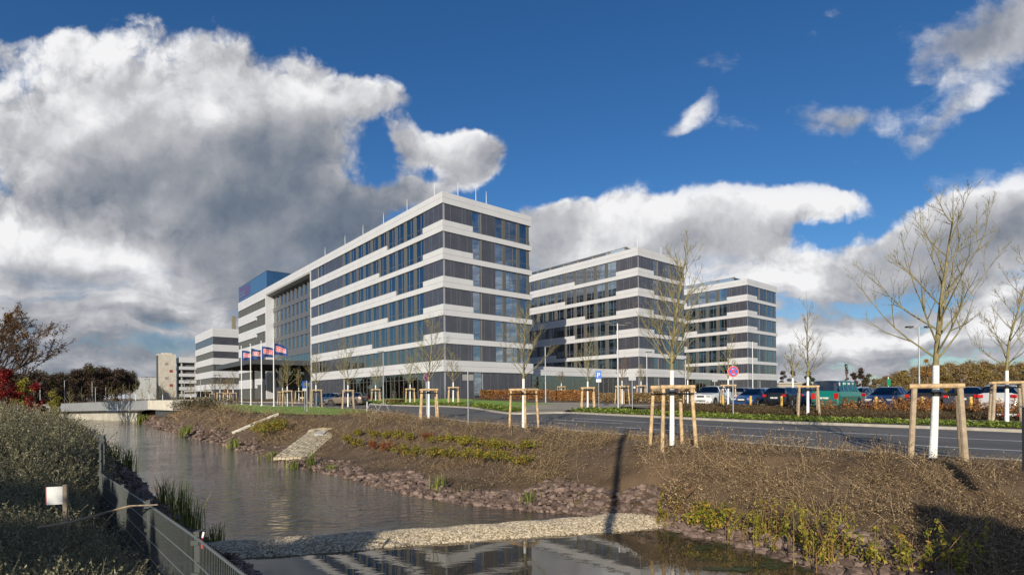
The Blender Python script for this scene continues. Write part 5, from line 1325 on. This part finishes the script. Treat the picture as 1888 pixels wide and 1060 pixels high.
# ------------------------------------------------------------------ fence on the near bank
M_fence = mat('grey_fence_wire', (.07, .08, .076), .5, .3); M_fence2 = mat('fence_rail', (.20, .215, .21), .4, .5)
def fence():
    t = thing('mesh_fence', 'grey double rod mesh fence running along the left bank', 'fence', (0, 0, 0))
    def run(P, tops, hgt_):
        for (x0, y0), (x1, y1), z0, z1 in zip(P[:-1], P[1:], tops[:-1], tops[1:]):
            a = Vector((x0, y0, z0)); b = Vector((x1, y1, z1)); m_ = MB(); n = max(8, int((b-a).length/.05)); far = math.hypot(x0, y0)
            if far > 14: n = n//2
            wr_ = .0026 if far < 12 else .005
            for k in range(1, n):
                q = a.lerp(b, k/n); m_.tube([(q.x, q.y, q.z-hgt_), (q.x, q.y, q.z+.02)], wr_, 3, cap=False)
            for j in range(6):
                dz = Vector((0, 0, -hgt_+j*hgt_/5)); m_.tube([tuple(a+dz), tuple(b+dz)], .006 if j < 5 else .010, 5, mi=1)
            m_.build('panel', [M_fence, M_fence2], t)
        for (x, y), z in zip(P, tops):
            p_ = MB(); p_.box(x-.018, x+.022, y+.01, y+.06, z-hgt_-.35, z+.03); p_.box(x-.022, x+.026, y+.005, y+.065, z+.03, z+.045)
            for j in range(4): p_.box(x-.03, x+.03, y-.015, y+.01, z-.06-j*.26, z-.02-j*.26)
            p_.build('post', M_fence, t)
    run(fenceB, [-1.50, -1.41, -1.24, -1.12, -1.02, -.95], 1.0)
    run(fenceA, [-.98, -1.04, -1.09, -1.22, -1.32, -1.42, -1.55, -1.68], 1.0)
fence()
tp = fenceB[3]
t = thing('hazard_tape', 'strip of red and white tape tied to a fence post', 'tape', (tp[0]+.06, tp[1]-.03, -1.2))
MB().add([(0, 0, 0), (.02, 0, .0), (.025, -.01, .09), (.005, 0, .09)], [(0, 1, 2, 3)]).build('red_end', M_fred, t); MB().add([(.005, 0, .09), (.025, -.01, .09), (.03, .0, .13), (.015, 0, .135)], [(0, 1, 2, 3)]).build('white_end', M_polew, t)
sx, sy = at(116, 930, D=6.9)[:2]; sz = at(112, 930, D=6.6)[2]
t = thing('sign_board', 'small blank board on a wooden stake in the left bank brush', 'sign', (sx, sy, sz), .3)
MB().box(.0, .045, -.01, .03, -.55, .2).build('stake', M_woodB, t); MB().box(-.17, .0, -.01, .0, -.05, .18).build('board', M_polew, t); MB().box(-.18, -.172, -.012, .002, -.05, .18).build('red_edge', M_fred, t)
pp = [at(70, 972, D=5.6), at(130, 962, D=6.0), at(190, 945, D=6.4), at(240, 932, D=5.9), at(290, 930, D=5.2)]
t = thing('fallen_cane', 'long thin cane leaning from the brush onto the fence', 'cane', pp[0])
MB().tube([tuple(np.array(q)-pp[0]) for q in pp], [.012, .012, .01, .009, .006], 6).build('cane', M_woodB, t); MB().tube([tuple(np.array(q)-pp[0]+(0.0, .02, -.015)) for q in pp[:4]], [.006, .006, .005, .004], 4).build('side_shoot', M_woodB, t)
t = thing('gabion_post', 'dark wire post at the right edge of the photo', 'post', at(1889, 860, D=9.2))
p_ = MB(); p_.box(.15, .34, 0, .2, -.1, 1.02)
for k in range(14): p_.box(.14, .35, -.012, -.0, -.35+k*.1, -.33+k*.1) if k > 3 else None
p_.build('post', M_darkmetal, t); MB().box(.135, .36, -.02, .22, 1.02, 1.05).build('cap', M_galv, t)

# ------------------------------------------------------------------ stones, gravel, brush and plants
rs = np.random.RandomState(21)
def ico():
    t = (1+5**.5)/2
    V = np.array([(-1, t, 0), (1, t, 0), (-1, -t, 0), (1, -t, 0), (0, -1, t), (0, 1, t), (0, -1, -t), (0, 1, -t), (t, 0, -1), (t, 0, 1), (-t, 0, -1), (-t, 0, 1)], float)
    V /= np.linalg.norm(V, axis=1)[:, None]
    Fc = np.array([(0, 11, 5), (0, 5, 1), (0, 1, 7), (0, 7, 10), (0, 10, 11), (1, 5, 9), (5, 11, 4), (11, 10, 2), (10, 7, 6), (7, 1, 8), (3, 9, 4), (3, 4, 2), (3, 2, 6), (3, 6, 8), (3, 8, 9), (4, 9, 5), (2, 4, 11), (6, 2, 10), (8, 6, 7), (9, 8, 1)])
    return V, Fc
def merge(mb, protos, P, S, rot3=False, mi=0, tilt=None):
    """copies of the prototypes at the points P merged into one mesh"""
    which = rs.randint(0, len(protos), len(P))
    for k, (V, Fc) in enumerate(protos):
        idx = np.where(which == k)[0]
        if not len(idx): continue
        n = len(idx); a = rs.rand(n)*6.283; ca, sa = np.cos(a), np.sin(a); z0 = np.zeros(n); o1 = np.ones(n)
        M = np.stack([ca, -sa, z0, sa, ca, z0, z0, z0, o1], -1).reshape(n, 3, 3)
        if rot3:
            b = rs.rand(n)*6.283; cb, sb = np.cos(b), np.sin(b); M2 = np.stack([o1, z0, z0, z0, cb, -sb, z0, sb, cb], -1).reshape(n, 3, 3); M = M@M2
        s_ = S[idx] if np.ndim(S) else np.full(n, S)
        W_ = np.einsum('nij,vj->nvi', M, V)*s_[:, None, None]
        if tilt is not None: W_[..., 2] += W_[..., 0]*tilt[idx, 0][:, None]+W_[..., 1]*tilt[idx, 1][:, None]
        W_ = W_+P[idx][:, None, :]
        Q = (Fc[None]+(np.arange(n)*len(V))[:, None, None]).reshape(-1, Fc.shape[1])
        mb.add(W_.reshape(-1, 3), Q, mi)
def grad(x, y):
    e = .25; return np.stack([(hgt(x+e, y)-hgt(x-e, y))/(2*e), (hgt(x, y+e)-hgt(x, y-e))/(2*e)], -1)
def polar(n, a0, a1, d0, d1):
    az = np.radians(rs.uniform(a0, a1, n)); D = np.exp(rs.uniform(np.log(d0), np.log(d1), n)); return D*np.tan(az), D
def islands(name, c1, c2, c3, rough=.85, bump=.4):
    if name in _m: return _m[name]
    m = mat(name, c1, rough, bump=bump, bs=18); nt = m.node_tree; g = nt.nodes.new('ShaderNodeNewGeometry'); r = nt.nodes.new('ShaderNodeValToRGB'); e = r.color_ramp.elements
    e[0].color = (*c1, 1); e[1].color = (*c3, 1); q = e.new(.5); q.color = (*c2, 1)
    nt.links.new(g.outputs['Random Per Island'], r.inputs[0]); nt.links.new(r.outputs[0], nt.nodes['Principled BSDF'].inputs['Base Color']); return m
IV, IF = ico()
def rocks(k, rough=.28, sq=(1, .8, .62)):
    out = []
    for i in range(k):
        V = IV*(1+rs.uniform(-rough, rough, (12, 1)))*np.array(sq)*rs.uniform(.85, 1.15, 3); out.append((V, IF))
    return out
M_rock = islands('purple_riprap', (.07, .046, .036), (.14, .096, .076), (.25, .18, .145))
M_peb = islands('pale_pebbles', (.20, .155, .095), (.42, .345, .235), (.66, .58, .44))
right_of = lambda x, y: (dist(uplandR, x, y) < dist(uplandL, x, y)) | inside(uplandR, x, y)
def rockband():
    x, y = polar(150000, -44, 42, 8.5, 120); dw = dist(water_poly, x, y); iw = inside(water_poly, x, y); r = right_of(x, y) & ~inside(uplandR, x, y)
    wid = 1.1+.3*np.sin(x*1.3)+.2*np.sin(x*3.1+y)
    az = x/y; nearpond = (az > .30) & (az < .60)
    wid = np.where(nearpond, .45, wid)
    ok = r & ((~iw & (dw < wid)) | (iw & (dw < .22)))
    x, y = x[ok][:16000], y[ok][:16000]
    D = np.hypot(x, y); S = rs.uniform(.5, 1.0, len(x))**1.0*(1+.7*(rs.rand(len(x)) < .2))*np.where(D < 30, .095, .095*(D/30)**.8)
    z = hgt(x, y)+S*.35
    mb = MB(); merge(mb, rocks(8), np.stack([x, y, z], -1), S, rot3=False)
    tag(mb.build('riprap_stones', M_rock), 'purple grey riprap stones along the waterline of the far bank', 'stones', kind='stuff')
    # left bank stones, darker and sparser
    x, y = polar(60000, -42, -20, 5, 60); dw = dist(water_poly, x, y); iw = inside(water_poly, x, y)
    ok = ~iw & (dw < 1.7) & ~right_of(x, y); x, y = x[ok][:5000], y[ok][:5000]; S = rs.uniform(.05, .12, len(x))*np.clip(y/12, 1, 3)
    mb = MB(); merge(mb, rocks(6), np.stack([x, y, hgt(x, y)+S*.3], -1), S)
    tag(mb.build('bank_stones', M_rock), 'dark stones between the mesh fence and the water', 'stones', kind='stuff')
rockband()
# gravel bar across the water
ua = resamp([W(*p) for p in [(378, 1006), (470, 999), (560, 993), (700, 984), (800, 978), (900, 970), (1000, 963), (1070, 957), (1140, 950), (1215, 944)]], 60)
la = resamp([W(*p) for p in [(372, 1034), (470, 1024), (560, 1019), (700, 1008), (800, 1000), (900, 993), (1000, 986), (1100, 980), (1180, 974), (1235, 968)]], 60)
bm = MB(); m = 12; BH = []
tt = np.linspace(-.12, 1.12, m+1); G = la[:, None]+(ua-la)[:, None]*tt[None, :, None]
prof = lambda t: np.clip(np.sin(np.clip(t*1.02, 0, 1)*math.pi), 0, 1)**.7*.19
nzb = .04*np.sin(np.arange(60)[:, None]*.9+tt[None]*7)
Zb = WZ+prof((tt+.12)/1.24)[None]-.05+nzb*.4
V = np.concatenate([G, Zb[..., None]], -1); i = np.arange(59)[:, None]*(m+1); j = np.arange(m)[None]
bm.add(V.reshape(-1, 3), np.stack([i+j, i+j+1, i+m+2+j, i+m+1+j], -1).reshape(-1, 4)[:, ::-1])
tag(bm.build('gravel_bar', mat('gravel_bed', (.28, .24, .18), .9, 0, .3, 20, .6, 60, obj=False), smooth=True), kind='structure')
n = 26000; u = rs.rand(n)*58.99; k = u.astype(int); f = (u-k)[:, None]; t = rs.uniform(-.1, 1.1, n)
A = la[k]*(1-f)+la[k+1]*f; B = ua[k]*(1-f)+ua[k+1]*f; P = A+(B-A)*t[:, None]
zz = WZ+prof((t+.12)/1.24)-.05+.4*.04*np.sin(u*.9+t*7)
S_ = rs.uniform(.018, .042, n); mb = MB(); merge(mb, rocks(6, .2, (1, .8, .6)), np.concatenate([P, (zz+S_*.3)[:, None]], 1), S_)
tag(mb.build('gravel', M_peb), 'pale gravel heaped in a low bar across the water', 'gravel', kind='stuff')

def ribbon(pts, w, rs_, tri=True):
    """thin three sided stem"""
    P = np.array(pts); n = len(P); r = np.linspace(w, w*.3, n); a = rs_.rand()*6
    U = np.array([(math.cos(a+q*2.094), math.sin(a+q*2.094), .25*math.sin(a*3+q)) for q in range(3)])
    V = (P[:, None]+U[None]*r[:, None, None]).reshape(-1, 3)
    i = np.arange(n-1)[:, None]*3; j = np.arange(3)[None]; return V, np.stack([i+j, i+(j+1) % 3, i+3+(j+1) % 3, i+3+j], -1).reshape(-1, 4)
def clump(seed, stems, L, spreadz, leafn, leafs, w=.004, droop=.5, base=.12, fan=1.0):
    r = np.random.RandomState(seed); Vs, Fs, off = [], [], 0
    for k in range(stems):
        a = r.rand()*6.283; l = L*r.uniform(.6, 1.15); up = r.uniform(*spreadz); p = np.array((r.normal()*base, r.normal()*base, -.04)); d = np.array((math.cos(a)*fan, math.sin(a)*fan, up)); d /= np.linalg.norm(d); pts = [p]
        for q in range(4):
            d = d+np.array((r.normal()*.14, r.normal()*.14, -droop*.25+r.normal()*.08)); d /= np.linalg.norm(d); p = p+d*l/4; pts.append(p)
        V, Fq = ribbon(pts, w, r); Vs.append(V); Fs.append(Fq+off); off += len(V)
        if leafn:
            t = r.uniform(.15, 1, leafn)*3.999; ki = t.astype(int); f = (t-ki)[:, None]; P = np.array(pts); Q = P[ki]*(1-f)+P[ki+1]*f+r.normal(size=(leafn, 3))*leafs*.55
            V, Fq = quads(Q, leafs, r, asp=1.9); Vs.append(V); Fs.append(Fq+off); off += len(V)
    return np.vstack(Vs), np.vstack(Fs)
def brush():
    pro = [clump(400+i, 13, .85, (.15, 1.3), 9, .022, .0052, .6) for i in range(6)]
    x, y = polar(26000, -40, 47, 6.5, 95); iw = inside(water_poly, x, y); r = right_of(x, y); dw = dist(water_poly, x, y); up = inside(uplandR, x, y)
    road_d = inside(poly_of(offline(nearW, -sgn*.5), offline(farW, sgn*40)), x, y); lw = inside(poly_of(lawnA, lawnB), x, y)
    az = x/y; nb = ((az > -.33) & (az < .05) & up == False) & (y < 40) & (dw > 1.2) & (dw < 4.2) & (az < .04) & (az > -.33)
    far_up = up & (dist(bt, x, y, False) > 6)
    ok = ~iw & r & ~road_d & ~lw & (dw > np.where(az > .3, .6, 1.5)) & ~far_up
    thin = ((rs.rand(len(x)) < .30) | ~nb) & (rs.rand(len(x)) < np.where(az > .2, .46, .72))
    patch = (np.sin(x*1.1+2*np.sin(y*.5))+np.sin(y*1.3+x*.4)) > -.75
    for tx, ty, tz in Tpos[:4]: thin &= (np.hypot(x-tx, y-ty) > .75)
    ok &= thin & patch
    x, y = x[ok], y[ok]; D = np.hypot(x, y); S = rs.uniform(.55, 1.1, len(x))*np.clip(D/26, .85, 2.6)
    S *= np.where(dist(nearL, x, y, False) < 1.2, .55, 1)
    g = grad(x, y); P = np.stack([x, y, hgt(x, y)], -1)
    mb = MB(); merge(mb, pro, P, S, tilt=g)
    tag(mb.build('dry_brush', L_dry), 'low dry twiggy brush covering the bank below the road', 'brush', kind='stuff')
    print('brush', len(x))
    # leaf litter and clods on the bare soil
    x, y = polar(26000, -38, 47, 7, 60); ok = ~inside(water_poly, x, y) & right_of(x, y) & ~inside(poly_of(offline(nearW, -sgn*.5), offline(farW, sgn*40)), x, y) & ~(inside(uplandR, x, y) & (dist(bt, x, y, False) > 6)); x, y = x[ok], y[ok]
    S = rs.uniform(.012, .04, len(x))*np.clip(y/16, .8, 3); mb = MB(); merge(mb, rocks(4, .3), np.stack([x, y, hgt(x, y)+S*.2], -1), S)
    tag(mb.build('soil_clods', islands('soil_clods', (.07, .05, .035), (.12, .09, .06), (.20, .155, .11))), 'loose clods and bits of straw on the bank soil', 'soil', kind='stuff')
brush()
def sticks():
    x, y = polar(9000, -34, 47, 6.5, 45); ok = ~inside(water_poly, x, y) & right_of(x, y) & (dist(water_poly, x, y) > 1.3) & ~inside(poly_of(offline(nearW, -sgn*.3), offline(farW, sgn*40)), x, y) & ~(inside(uplandR, x, y) & (dist(bt, x, y, False) > 3))
    x, y = x[ok][:3200], y[ok][:3200]; r_ = np.random.RandomState(9); pro = []
    for i in range(5):
        p = [(0, 0, 0), (.2, r_.normal()*.03, .05), (.42, r_.normal()*.07, .09+r_.rand()*.1), (.62, r_.normal()*.12, .10+r_.rand()*.2)]
        pro.append(ribbon([tuple(np.array(q)*.7) for q in p], .0048, r_))
    mb = MB(); merge(mb, pro, np.stack([x, y, hgt(x, y)+.03], -1), rs.uniform(.5, 1.5, len(x))*np.clip(y/20, .8, 2), tilt=grad(x, y)); tag(mb.build('straw', leafmat('pale_straw', (.16, .11, .055), (.32, .235, .13), (.58, .46, .30))), 'pale dead stems lying over the bank brush', 'straw', kind='stuff')
sticks()
def leftbrush():
    pro = [clump(420+i, 16, .78, (.9, 3.2), 26, .0155, .004, .22, .13) for i in range(6)]
    x, y = polar(9000, -62, -8, 2.6, 34); ok = inside(uplandL, x, y); x, y = x[ok], y[ok]
    fl = fenceA[::-1]+fenceB[1:]
    ok = (dist(fl, x, y, False) > .38) & (inside(water_poly, x, y) == False); 
    # only on the land side of the fence
    x, y = x[ok], y[ok]; ok = (np.hypot(x-112/1e3, y) > 2.4); x, y = x[ok], y[ok]
    S = rs.uniform(.7, 1.2, len(x))*np.clip(np.hypot(x, y)/12, .85, 1.9); P = np.stack([x, y, hgt(x, y)], -1)
    mb = MB(); merge(mb, pro, P, S, tilt=grad(x, y)); print('left', len(x))
    tag(mb.build('grey_shrubs', L_grey), 'grey green bushy shoots covering the left bank inside the fence', 'shrubs', kind='stuff')
    x, y = polar(2500, -45, -20, 9, 60); ok = ~inside(water_poly, x, y) & ~inside(uplandL, x, y) & ~right_of(x, y) & (dist(water_poly, x, y) > .5)
    x, y = x[ok], y[ok]; mb = MB(); merge(mb, [clump(430+i, 14, .4, (.3, 1.5), 14, .03) for i in range(3)], np.stack([x, y, hgt(x, y)], -1), rs.uniform(.6, 1.1, len(x))*np.clip(y/14, 1, 3), tilt=grad(x, y))
    tag(mb.build('bank_weeds', L_dark2), 'dark weeds between the fence and the water', 'weeds', kind='stuff')
leftbrush()
def along(P, d0, d1, n, a=0, b=None):
    Q0 = offline(P, sgn*d0)[a:b]; Q1 = offline(P, sgn*d1)[a:b]; sg = np.r_[0, np.cumsum(np.hypot(*np.diff(Q0, axis=0).T))]
    D = np.hypot(Q0[:, 0], Q0[:, 1]); u = rs.rand(n*6)*sg[-1]; x0 = np.interp(u, sg, Q0[:, 0]); y0 = np.interp(u, sg, Q0[:, 1]); x1 = np.interp(u, sg, Q1[:, 0]); y1 = np.interp(u, sg, Q1[:, 1])
    keep = (np.abs(x0/y0) < 1.15) & (y0 > 3) & (rs.rand(n*6) < (14/np.hypot(x0, y0))**1.0); x0, y0, x1, y1 = [q[keep][:n] for q in (x0, y0, x1, y1)]
    t = rs.rand(len(x0)); return x0+(x1-x0)*t, y0+(y1-y0)*t
def beds():
    gp = [clump(440+i, 9, .15, (.5, 2.0), 8, .06, .003, .3, .06) for i in range(5)]
    x, y = along(farW, .55, 2.3, 2600, kA, kB); x2, y2 = along(farW, .5, 2.0, 900, kC, kD); x = np.r_[x, x2]; y = np.r_[y, y2]
    mb = MB(); merge(mb, gp, np.stack([x, y, UR(x, y)+.13], -1), rs.uniform(.6, 1.25, len(x))*np.clip(y/24, .9, 1.5))
    tag(mb.build('ground_cover', L_green), 'bright green ground cover in the beds behind the far kerb', 'ground cover', kind='stuff')
    lp = [clump(450+i, 16, .42, (.5, 2.5), 10, .035, .005, .3, .16) for i in range(4)]
    x, y = along(farW, 4.5, 8.3, 2600, kA, kB-4)
    mb = MB(); merge(mb, lp, np.stack([x, y, UR(x, y)+.1], -1), rs.uniform(.7, 1.2, len(x))*np.clip(y/28, .9, 1.8))
    tag(mb.build('low_shrubs', leafmat('brown_low_shrubs', (.07, .045, .03), (.12, .08, .045), (.18, .14, .06))), 'low brown shrubs between the footpath and the parked cars', 'shrubs', kind='stuff')
    # copper beech plants in a row
    hp = [clump(460+i, 11, 1.05, (1.6, 4.0), 20, .065, .007, .1, .12) for i in range(5)]
    mb = MB(); x, y = along(farW, 6.9, 8.2, 165, kA, idx_px(farW, 1350))
    z = UR(x, y)+.1; z = np.where(True, z, z)
    merge(mb, hp, np.stack([x, y, z], -1), rs.uniform(.6, 1.05, len(x)))
    t = thing('beech_hedge', 'loose orange brown beech hedge in front of the parked cars', 'hedge', (0, 0, 0)); mb.build('foliage', L_beech, t)
    # clipped hedges near the buildings
    def hedge(label, pa, pb, w, h, n, lm):
        a = np.array(pa); b = np.array(pb); z0 = float(UR(*(a+b)/2)); t = thing('clipped_hedge', label, 'hedge', (*((a+b)/2), z0)); c = (a+b)/2
        u = rs.rand(n)[:, None]; d = (b-a)/np.linalg.norm(b-a); nn = np.array((-d[1], d[0])); P2 = a+(b-a)*u+nn*rs.uniform(-w/2, w/2, (n, 1))-c; z = h*rs.rand(n)**.55*(1+.06*np.sin(u[:, 0]*60))
        MB().add(*quads(np.concatenate([P2, z[:, None]], 1), .10, rs)).build('foliage', lm, t)
        st = MB()
        for k in range(int(np.linalg.norm(b-a)/1.2)):
            q = a+d*(k+.5)*1.2-c; st.tube([(q[0], q[1], 0), (q[0]+.05, q[1], h*.7)], .03, 4)
        st.build('stems', M_darkbark, t)
    hedge('brown clipped beech hedge along the right end of the nearest office block', atx(886, 63)[:2], atx(1012, 67)[:2], .8, 1.15, 9000, L_beech)
    hedge('brown clipped hedge in front of the glazed link, left of the parking sign', atx(1016, 62)[:2], atx(1098, 58)[:2], .8, 1.2, 8000, L_beech)
    hedge('brown hedge in front of the middle office block, right of the parking sign', atx(1106, 60)[:2], atx(1262, 54)[:2], .8, 1.0, 10000, L_brown)
    hedge('low dark red shrubs by the lamp post before the shopfront glass', atx(712, 62)[:2], atx(742, 60)[:2], 1.2, .55, 2500, L_brown)
beds()
def bush(name, label, cat, p, r, h, n, lsz, lm, group=None, stems=9):
    t = thing(name, label, cat, p, 0, group); mb = MB(); pts = [ball(n//7, (rs.normal()*r*.45, rs.normal()*r*.45, h*rs.uniform(.35, .8)), (r*.5, r*.5, h*.32), rs, .1) for _ in range(7)]
    mb.add(*quads(np.vstack(pts), lsz, rs)); mb.build('foliage', lm, t)
    st = MB()
    for k in range(stems): a = rs.rand()*6.28; st.tube([(0, 0, -.1), (r*.3*math.cos(a), r*.3*math.sin(a), h*.45), (r*.7*math.cos(a), r*.7*math.sin(a), h*.8)], [.012, .009, .005], 4, cap=False)
    st.build('stems', M_bark2, t); return t
rows = [(662, 801), (690, 803), (712, 806), (733, 808), (757, 812), (783, 811), (808, 814), (832, 816), (855, 819), (880, 822), (905, 826), (933, 829), (968, 830),
        (640, 815), (662, 822), (688, 827), (712, 831), (740, 836), (764, 839), (793, 841), (828, 843), (862, 845), (888, 850), (927, 852), (965, 857)]
for k, (px, py) in enumerate(rows):
    red = k in (5, 15, 16)
    bush('rose_bush', 'bushy reddish rose in the planted rows on the bank' if red else 'small yellow green rose bush in the planted rows on the bank', 'bush', bankpt(px, py+4), .42, .52, 420, .05, L_rosered if red else L_rose, 'rose bushes in rows on the bank')
bush('rose_bush', 'large red and green bush beside the pale kerb slab', 'bush', bankpt(497, 803), 1.3, 1.3, 1500, .08, L_rose)
bush('brown_bush', 'rust brown bush on the bank top beside the concrete ledge', 'bush', bankpt(372, 757), 2.4, 1.5, 2200, .1, L_dark2)
bush('willow_shrub', 'purplish twiggy shrub at the end of the gravel bar', 'bush', bankpt(1248, 950), .7, .95, 1500, .03, L_dry, stems=30)
bush('green_bush', 'yellow green leafy bush at the water edge right of the gravel bar', 'bush', bankpt(1300, 975), .5, .6, 700, .055, L_rose)
bush('green_bush', 'green leafy plant on the stones at the bottom right', 'bush', bankpt(1640, 1050), .35, .5, 260, .05, L_yg)
def reed(px, py, h, n, label, r=.12, lm=L_reed, group=None, water=True):
    p = at(px, py, z=WZ) if water else bankpt(px, py); t = thing('reed_tuft', label, 'reeds', p, 0, group); mb = MB()
    for k in range(n):
        a = rs.rand()*6.28; l = 1.25*h*rs.uniform(.55, 1.1); b0 = np.array((rs.normal()*r, rs.normal()*r, -.15)); ln = rs.uniform(.05, .4)*l
        w = .009*max(1, p[1]/14); c = np.array((math.cos(a)*ln, math.sin(a)*ln, 0)); sd = np.array((-math.sin(a), math.cos(a), 0))*w
        P = [b0, b0+c*.25+(0, 0, l*.55), b0+c*.6+(0, 0, l*.85), b0+c+(0, 0, l)]
        V = [P[0]-sd, P[0]+sd, P[1]-sd, P[1]+sd, P[2]-sd*.7, P[2]+sd*.7, P[3]-sd*.1, P[3]+sd*.1]; mb.add(V, [(0, 1, 3, 2), (2, 3, 5, 4), (4, 5, 7, 6)])
    mb.build('blades', lm, t); MB().rev([(0, -.2), (r*1.3, -.12), (r, .03), (0, .06)], 8).build('root_clump', mat('root_clump', (.08, .07, .03), .9), t)
for px, py, h, n, lb in [(808, 909, .62, 70, 'bright green reed tuft standing in the water, left of the three small ones'), (860, 916, .40, 40, 'small reed tuft at the stones, right of the bright green one'), (976, 934, .52, 60, 'reed tuft in shallow water before the gravel bar'), (1079, 938, .55, 35, 'thin reed tuft nearest the right end of the gravel bar'),
                         (572, 862, .75, 45, 'tall green reed tuft at the foot of the stone chute'), (542, 862, .45, 60, 'low yellow green tuft left of the foot of the stone chute'), (612, 869, .4, 60, 'low green tuft right of the stone chute'), (503, 846, .5, 60, 'yellow green tuft on the waterline left of the chute'),
                         (432, 826, .7, 60, 'yellowish sedge tuft farther along the far waterline'), (345, 803, .9, 80, 'sedge tuft on the waterline below the concrete ledge'), (262, 779, 1.0, 80, 'green sedge tuft near the bridge on the far waterline'),
                         (212, 857, 1.0, 60, 'dark reed tuft beside the bend of the fence'), (236, 872, 1.0, 60, 'dark reed tuft right of the fence bend'), (302, 932, .8, 60, 'reed tuft on the near bank stones'), (330, 955, .9, 80, 'green reeds on the near waterline'), (352, 980, .8, 80, 'tall green reeds close to the fence'), (392, 1003, .5, 60, 'brown green tuft at the left end of the gravel bar')]:
    reed(px, py, h, n, lb, .12 if py > 850 else .3)
def herb(px, py, h, label, n=6, lm=L_rose, water=False):
    p = bankpt(px, py); t = thing('willowherb', label, 'plant', p, 0, 'tall herbs at the edge of the pond'); st = MB(); lv = MB()
    for k in range(n):
        x, y = rs.normal()*.22, rs.normal()*.16; l = h*rs.uniform(.4, 1.1); q = [(x, y, -.1), (x+rs.normal()*.03, y, l*.5), (x+rs.normal()*.2, y+rs.normal()*.12, l)]
        st.tube(q, [.008, .006, .003], 4, cap=False); m_ = 46; u = rs.uniform(.12, 1, m_)[:, None]; P = np.array(q[0])+(np.array(q[2])-np.array(q[0]))*u+rs.normal(size=(m_, 3))*(.03, .03, .01); lv.add(*quads(P, .035, rs, asp=2.6))
    st.build('stems', mat('orange_stem', (.25, .13, .05), .7), t); lv.build('leaves', lm, t)
for k, (px, py, h, lb) in enumerate([(1232, 968, .9, 'yellow green herb at the right tip of the gravel bar'), (1348, 992, .95, 'leafy herb clump at the pond edge, left of the tall group'), (1392, 1000, 1.1, 'tall orange stemmed herb clump, leftmost of the tall group'), (1415, 1003, 1.1, 'tall yellow leaved herb clump in the middle of the pond edge'), (1455, 1018, 1.0, 'brownish herb clump above the algae mats'), (1490, 1035, 1.25, 'tallest herb clump with orange stems by the pond'), (1515, 1048, 1.2, 'orange stemmed herb clump right of the tallest one'), (1545, 1040, 1.0, 'seeding herb clump on the last stones of the pond edge'), (1660, 1050, .8, 'arching yellow green herb at the bottom right'), (1760, 1058, .9, 'feathery green herb near the bottom right corner')]):
    herb(px, py, h, lb, n=8, lm=(L_rose, L_yg)[k % 2])
def algae():
    mb = MB()
    for px, py, a, b in [(1230, 985, .7, .25), (1330, 1003, .9, .3), (1400, 1030, 1.1, .35), (1290, 1010, .5, .2), (1450, 1045, .8, .25), (1350, 1048, .6, .18)]:
        p = at(px, py, z=WZ+.004); n = 26; jt = rs.uniform(.8, 1.15, n); V = [(p[0]+a*math.cos(q)*(1+.3*math.sin(3*q+px))*jt[int(round(q*n/6.2832)) % n], p[1]+b*math.sin(q)*(1+.3*math.sin(3*q+px))*jt[int(round(q*n/6.2832)) % n], WZ+.004) for q in np.arange(n)*2*math.pi/n]
        dz = .0015*len(mb.v); mb.poly([(a_, b_, c_2+dz) for a_, b_, c_2 in V])
    m = mat('green_algae', (.035, .05, .012), .55, 0, .6, 9, .5, 30, col2=(.07, .08, .02), obj=False)
    nt = m.node_tree; g = nt.nodes.new('ShaderNodeNewGeometry'); no = nt.nodes.new('ShaderNodeTexNoise'); no.inputs['Scale'].default_value = 3.5; no.inputs['Detail'].default_value = 8; no.inputs['Roughness'].default_value = .7
    nt.links.new(g.outputs['Position'], no.inputs['Vector']); mr = nt.nodes.new('ShaderNodeMapRange'); nt.links.new(no.outputs['Fac'], mr.inputs[0]); mr.inputs[1].default_value = .48; mr.inputs[2].default_value = .60
    nt.links.new(mr.outputs[0], nt.nodes['Principled BSDF'].inputs['Alpha'])
    tag(mb.build('algae_mat', m), 'dull green algae floating on the pond below the gravel bar', 'algae', kind='stuff')
algae()
def weeds():
    pro = [clump(480+i, 5, .55, (1.5, 5), 9, .022, .0035, .1, .06) for i in range(4)]
    P = []
    for k in range(150):
        px = rs.uniform(1000, 1680) if k % 3 else rs.uniform(700, 1000); py = np.interp(px, [600, 800, 1000, 1288, 1538, 1888], [765, 778, 793, 814, 833, 854])+rs.uniform(-1, 8); q = on(UR, px, py); P.append((q[0], q[1], H1(q[0], q[1])))
    mb = MB(); merge(mb, pro, np.array(P), rs.uniform(.6, 1.3, len(P))); tag(mb.build('dry_weeds', L_dry), 'thin dry weeds standing along the near edge of the road', 'weeds', kind='stuff')
weeds()
S.cycles.max_bounces = 8; S.cycles.transparent_max_bounces = 12
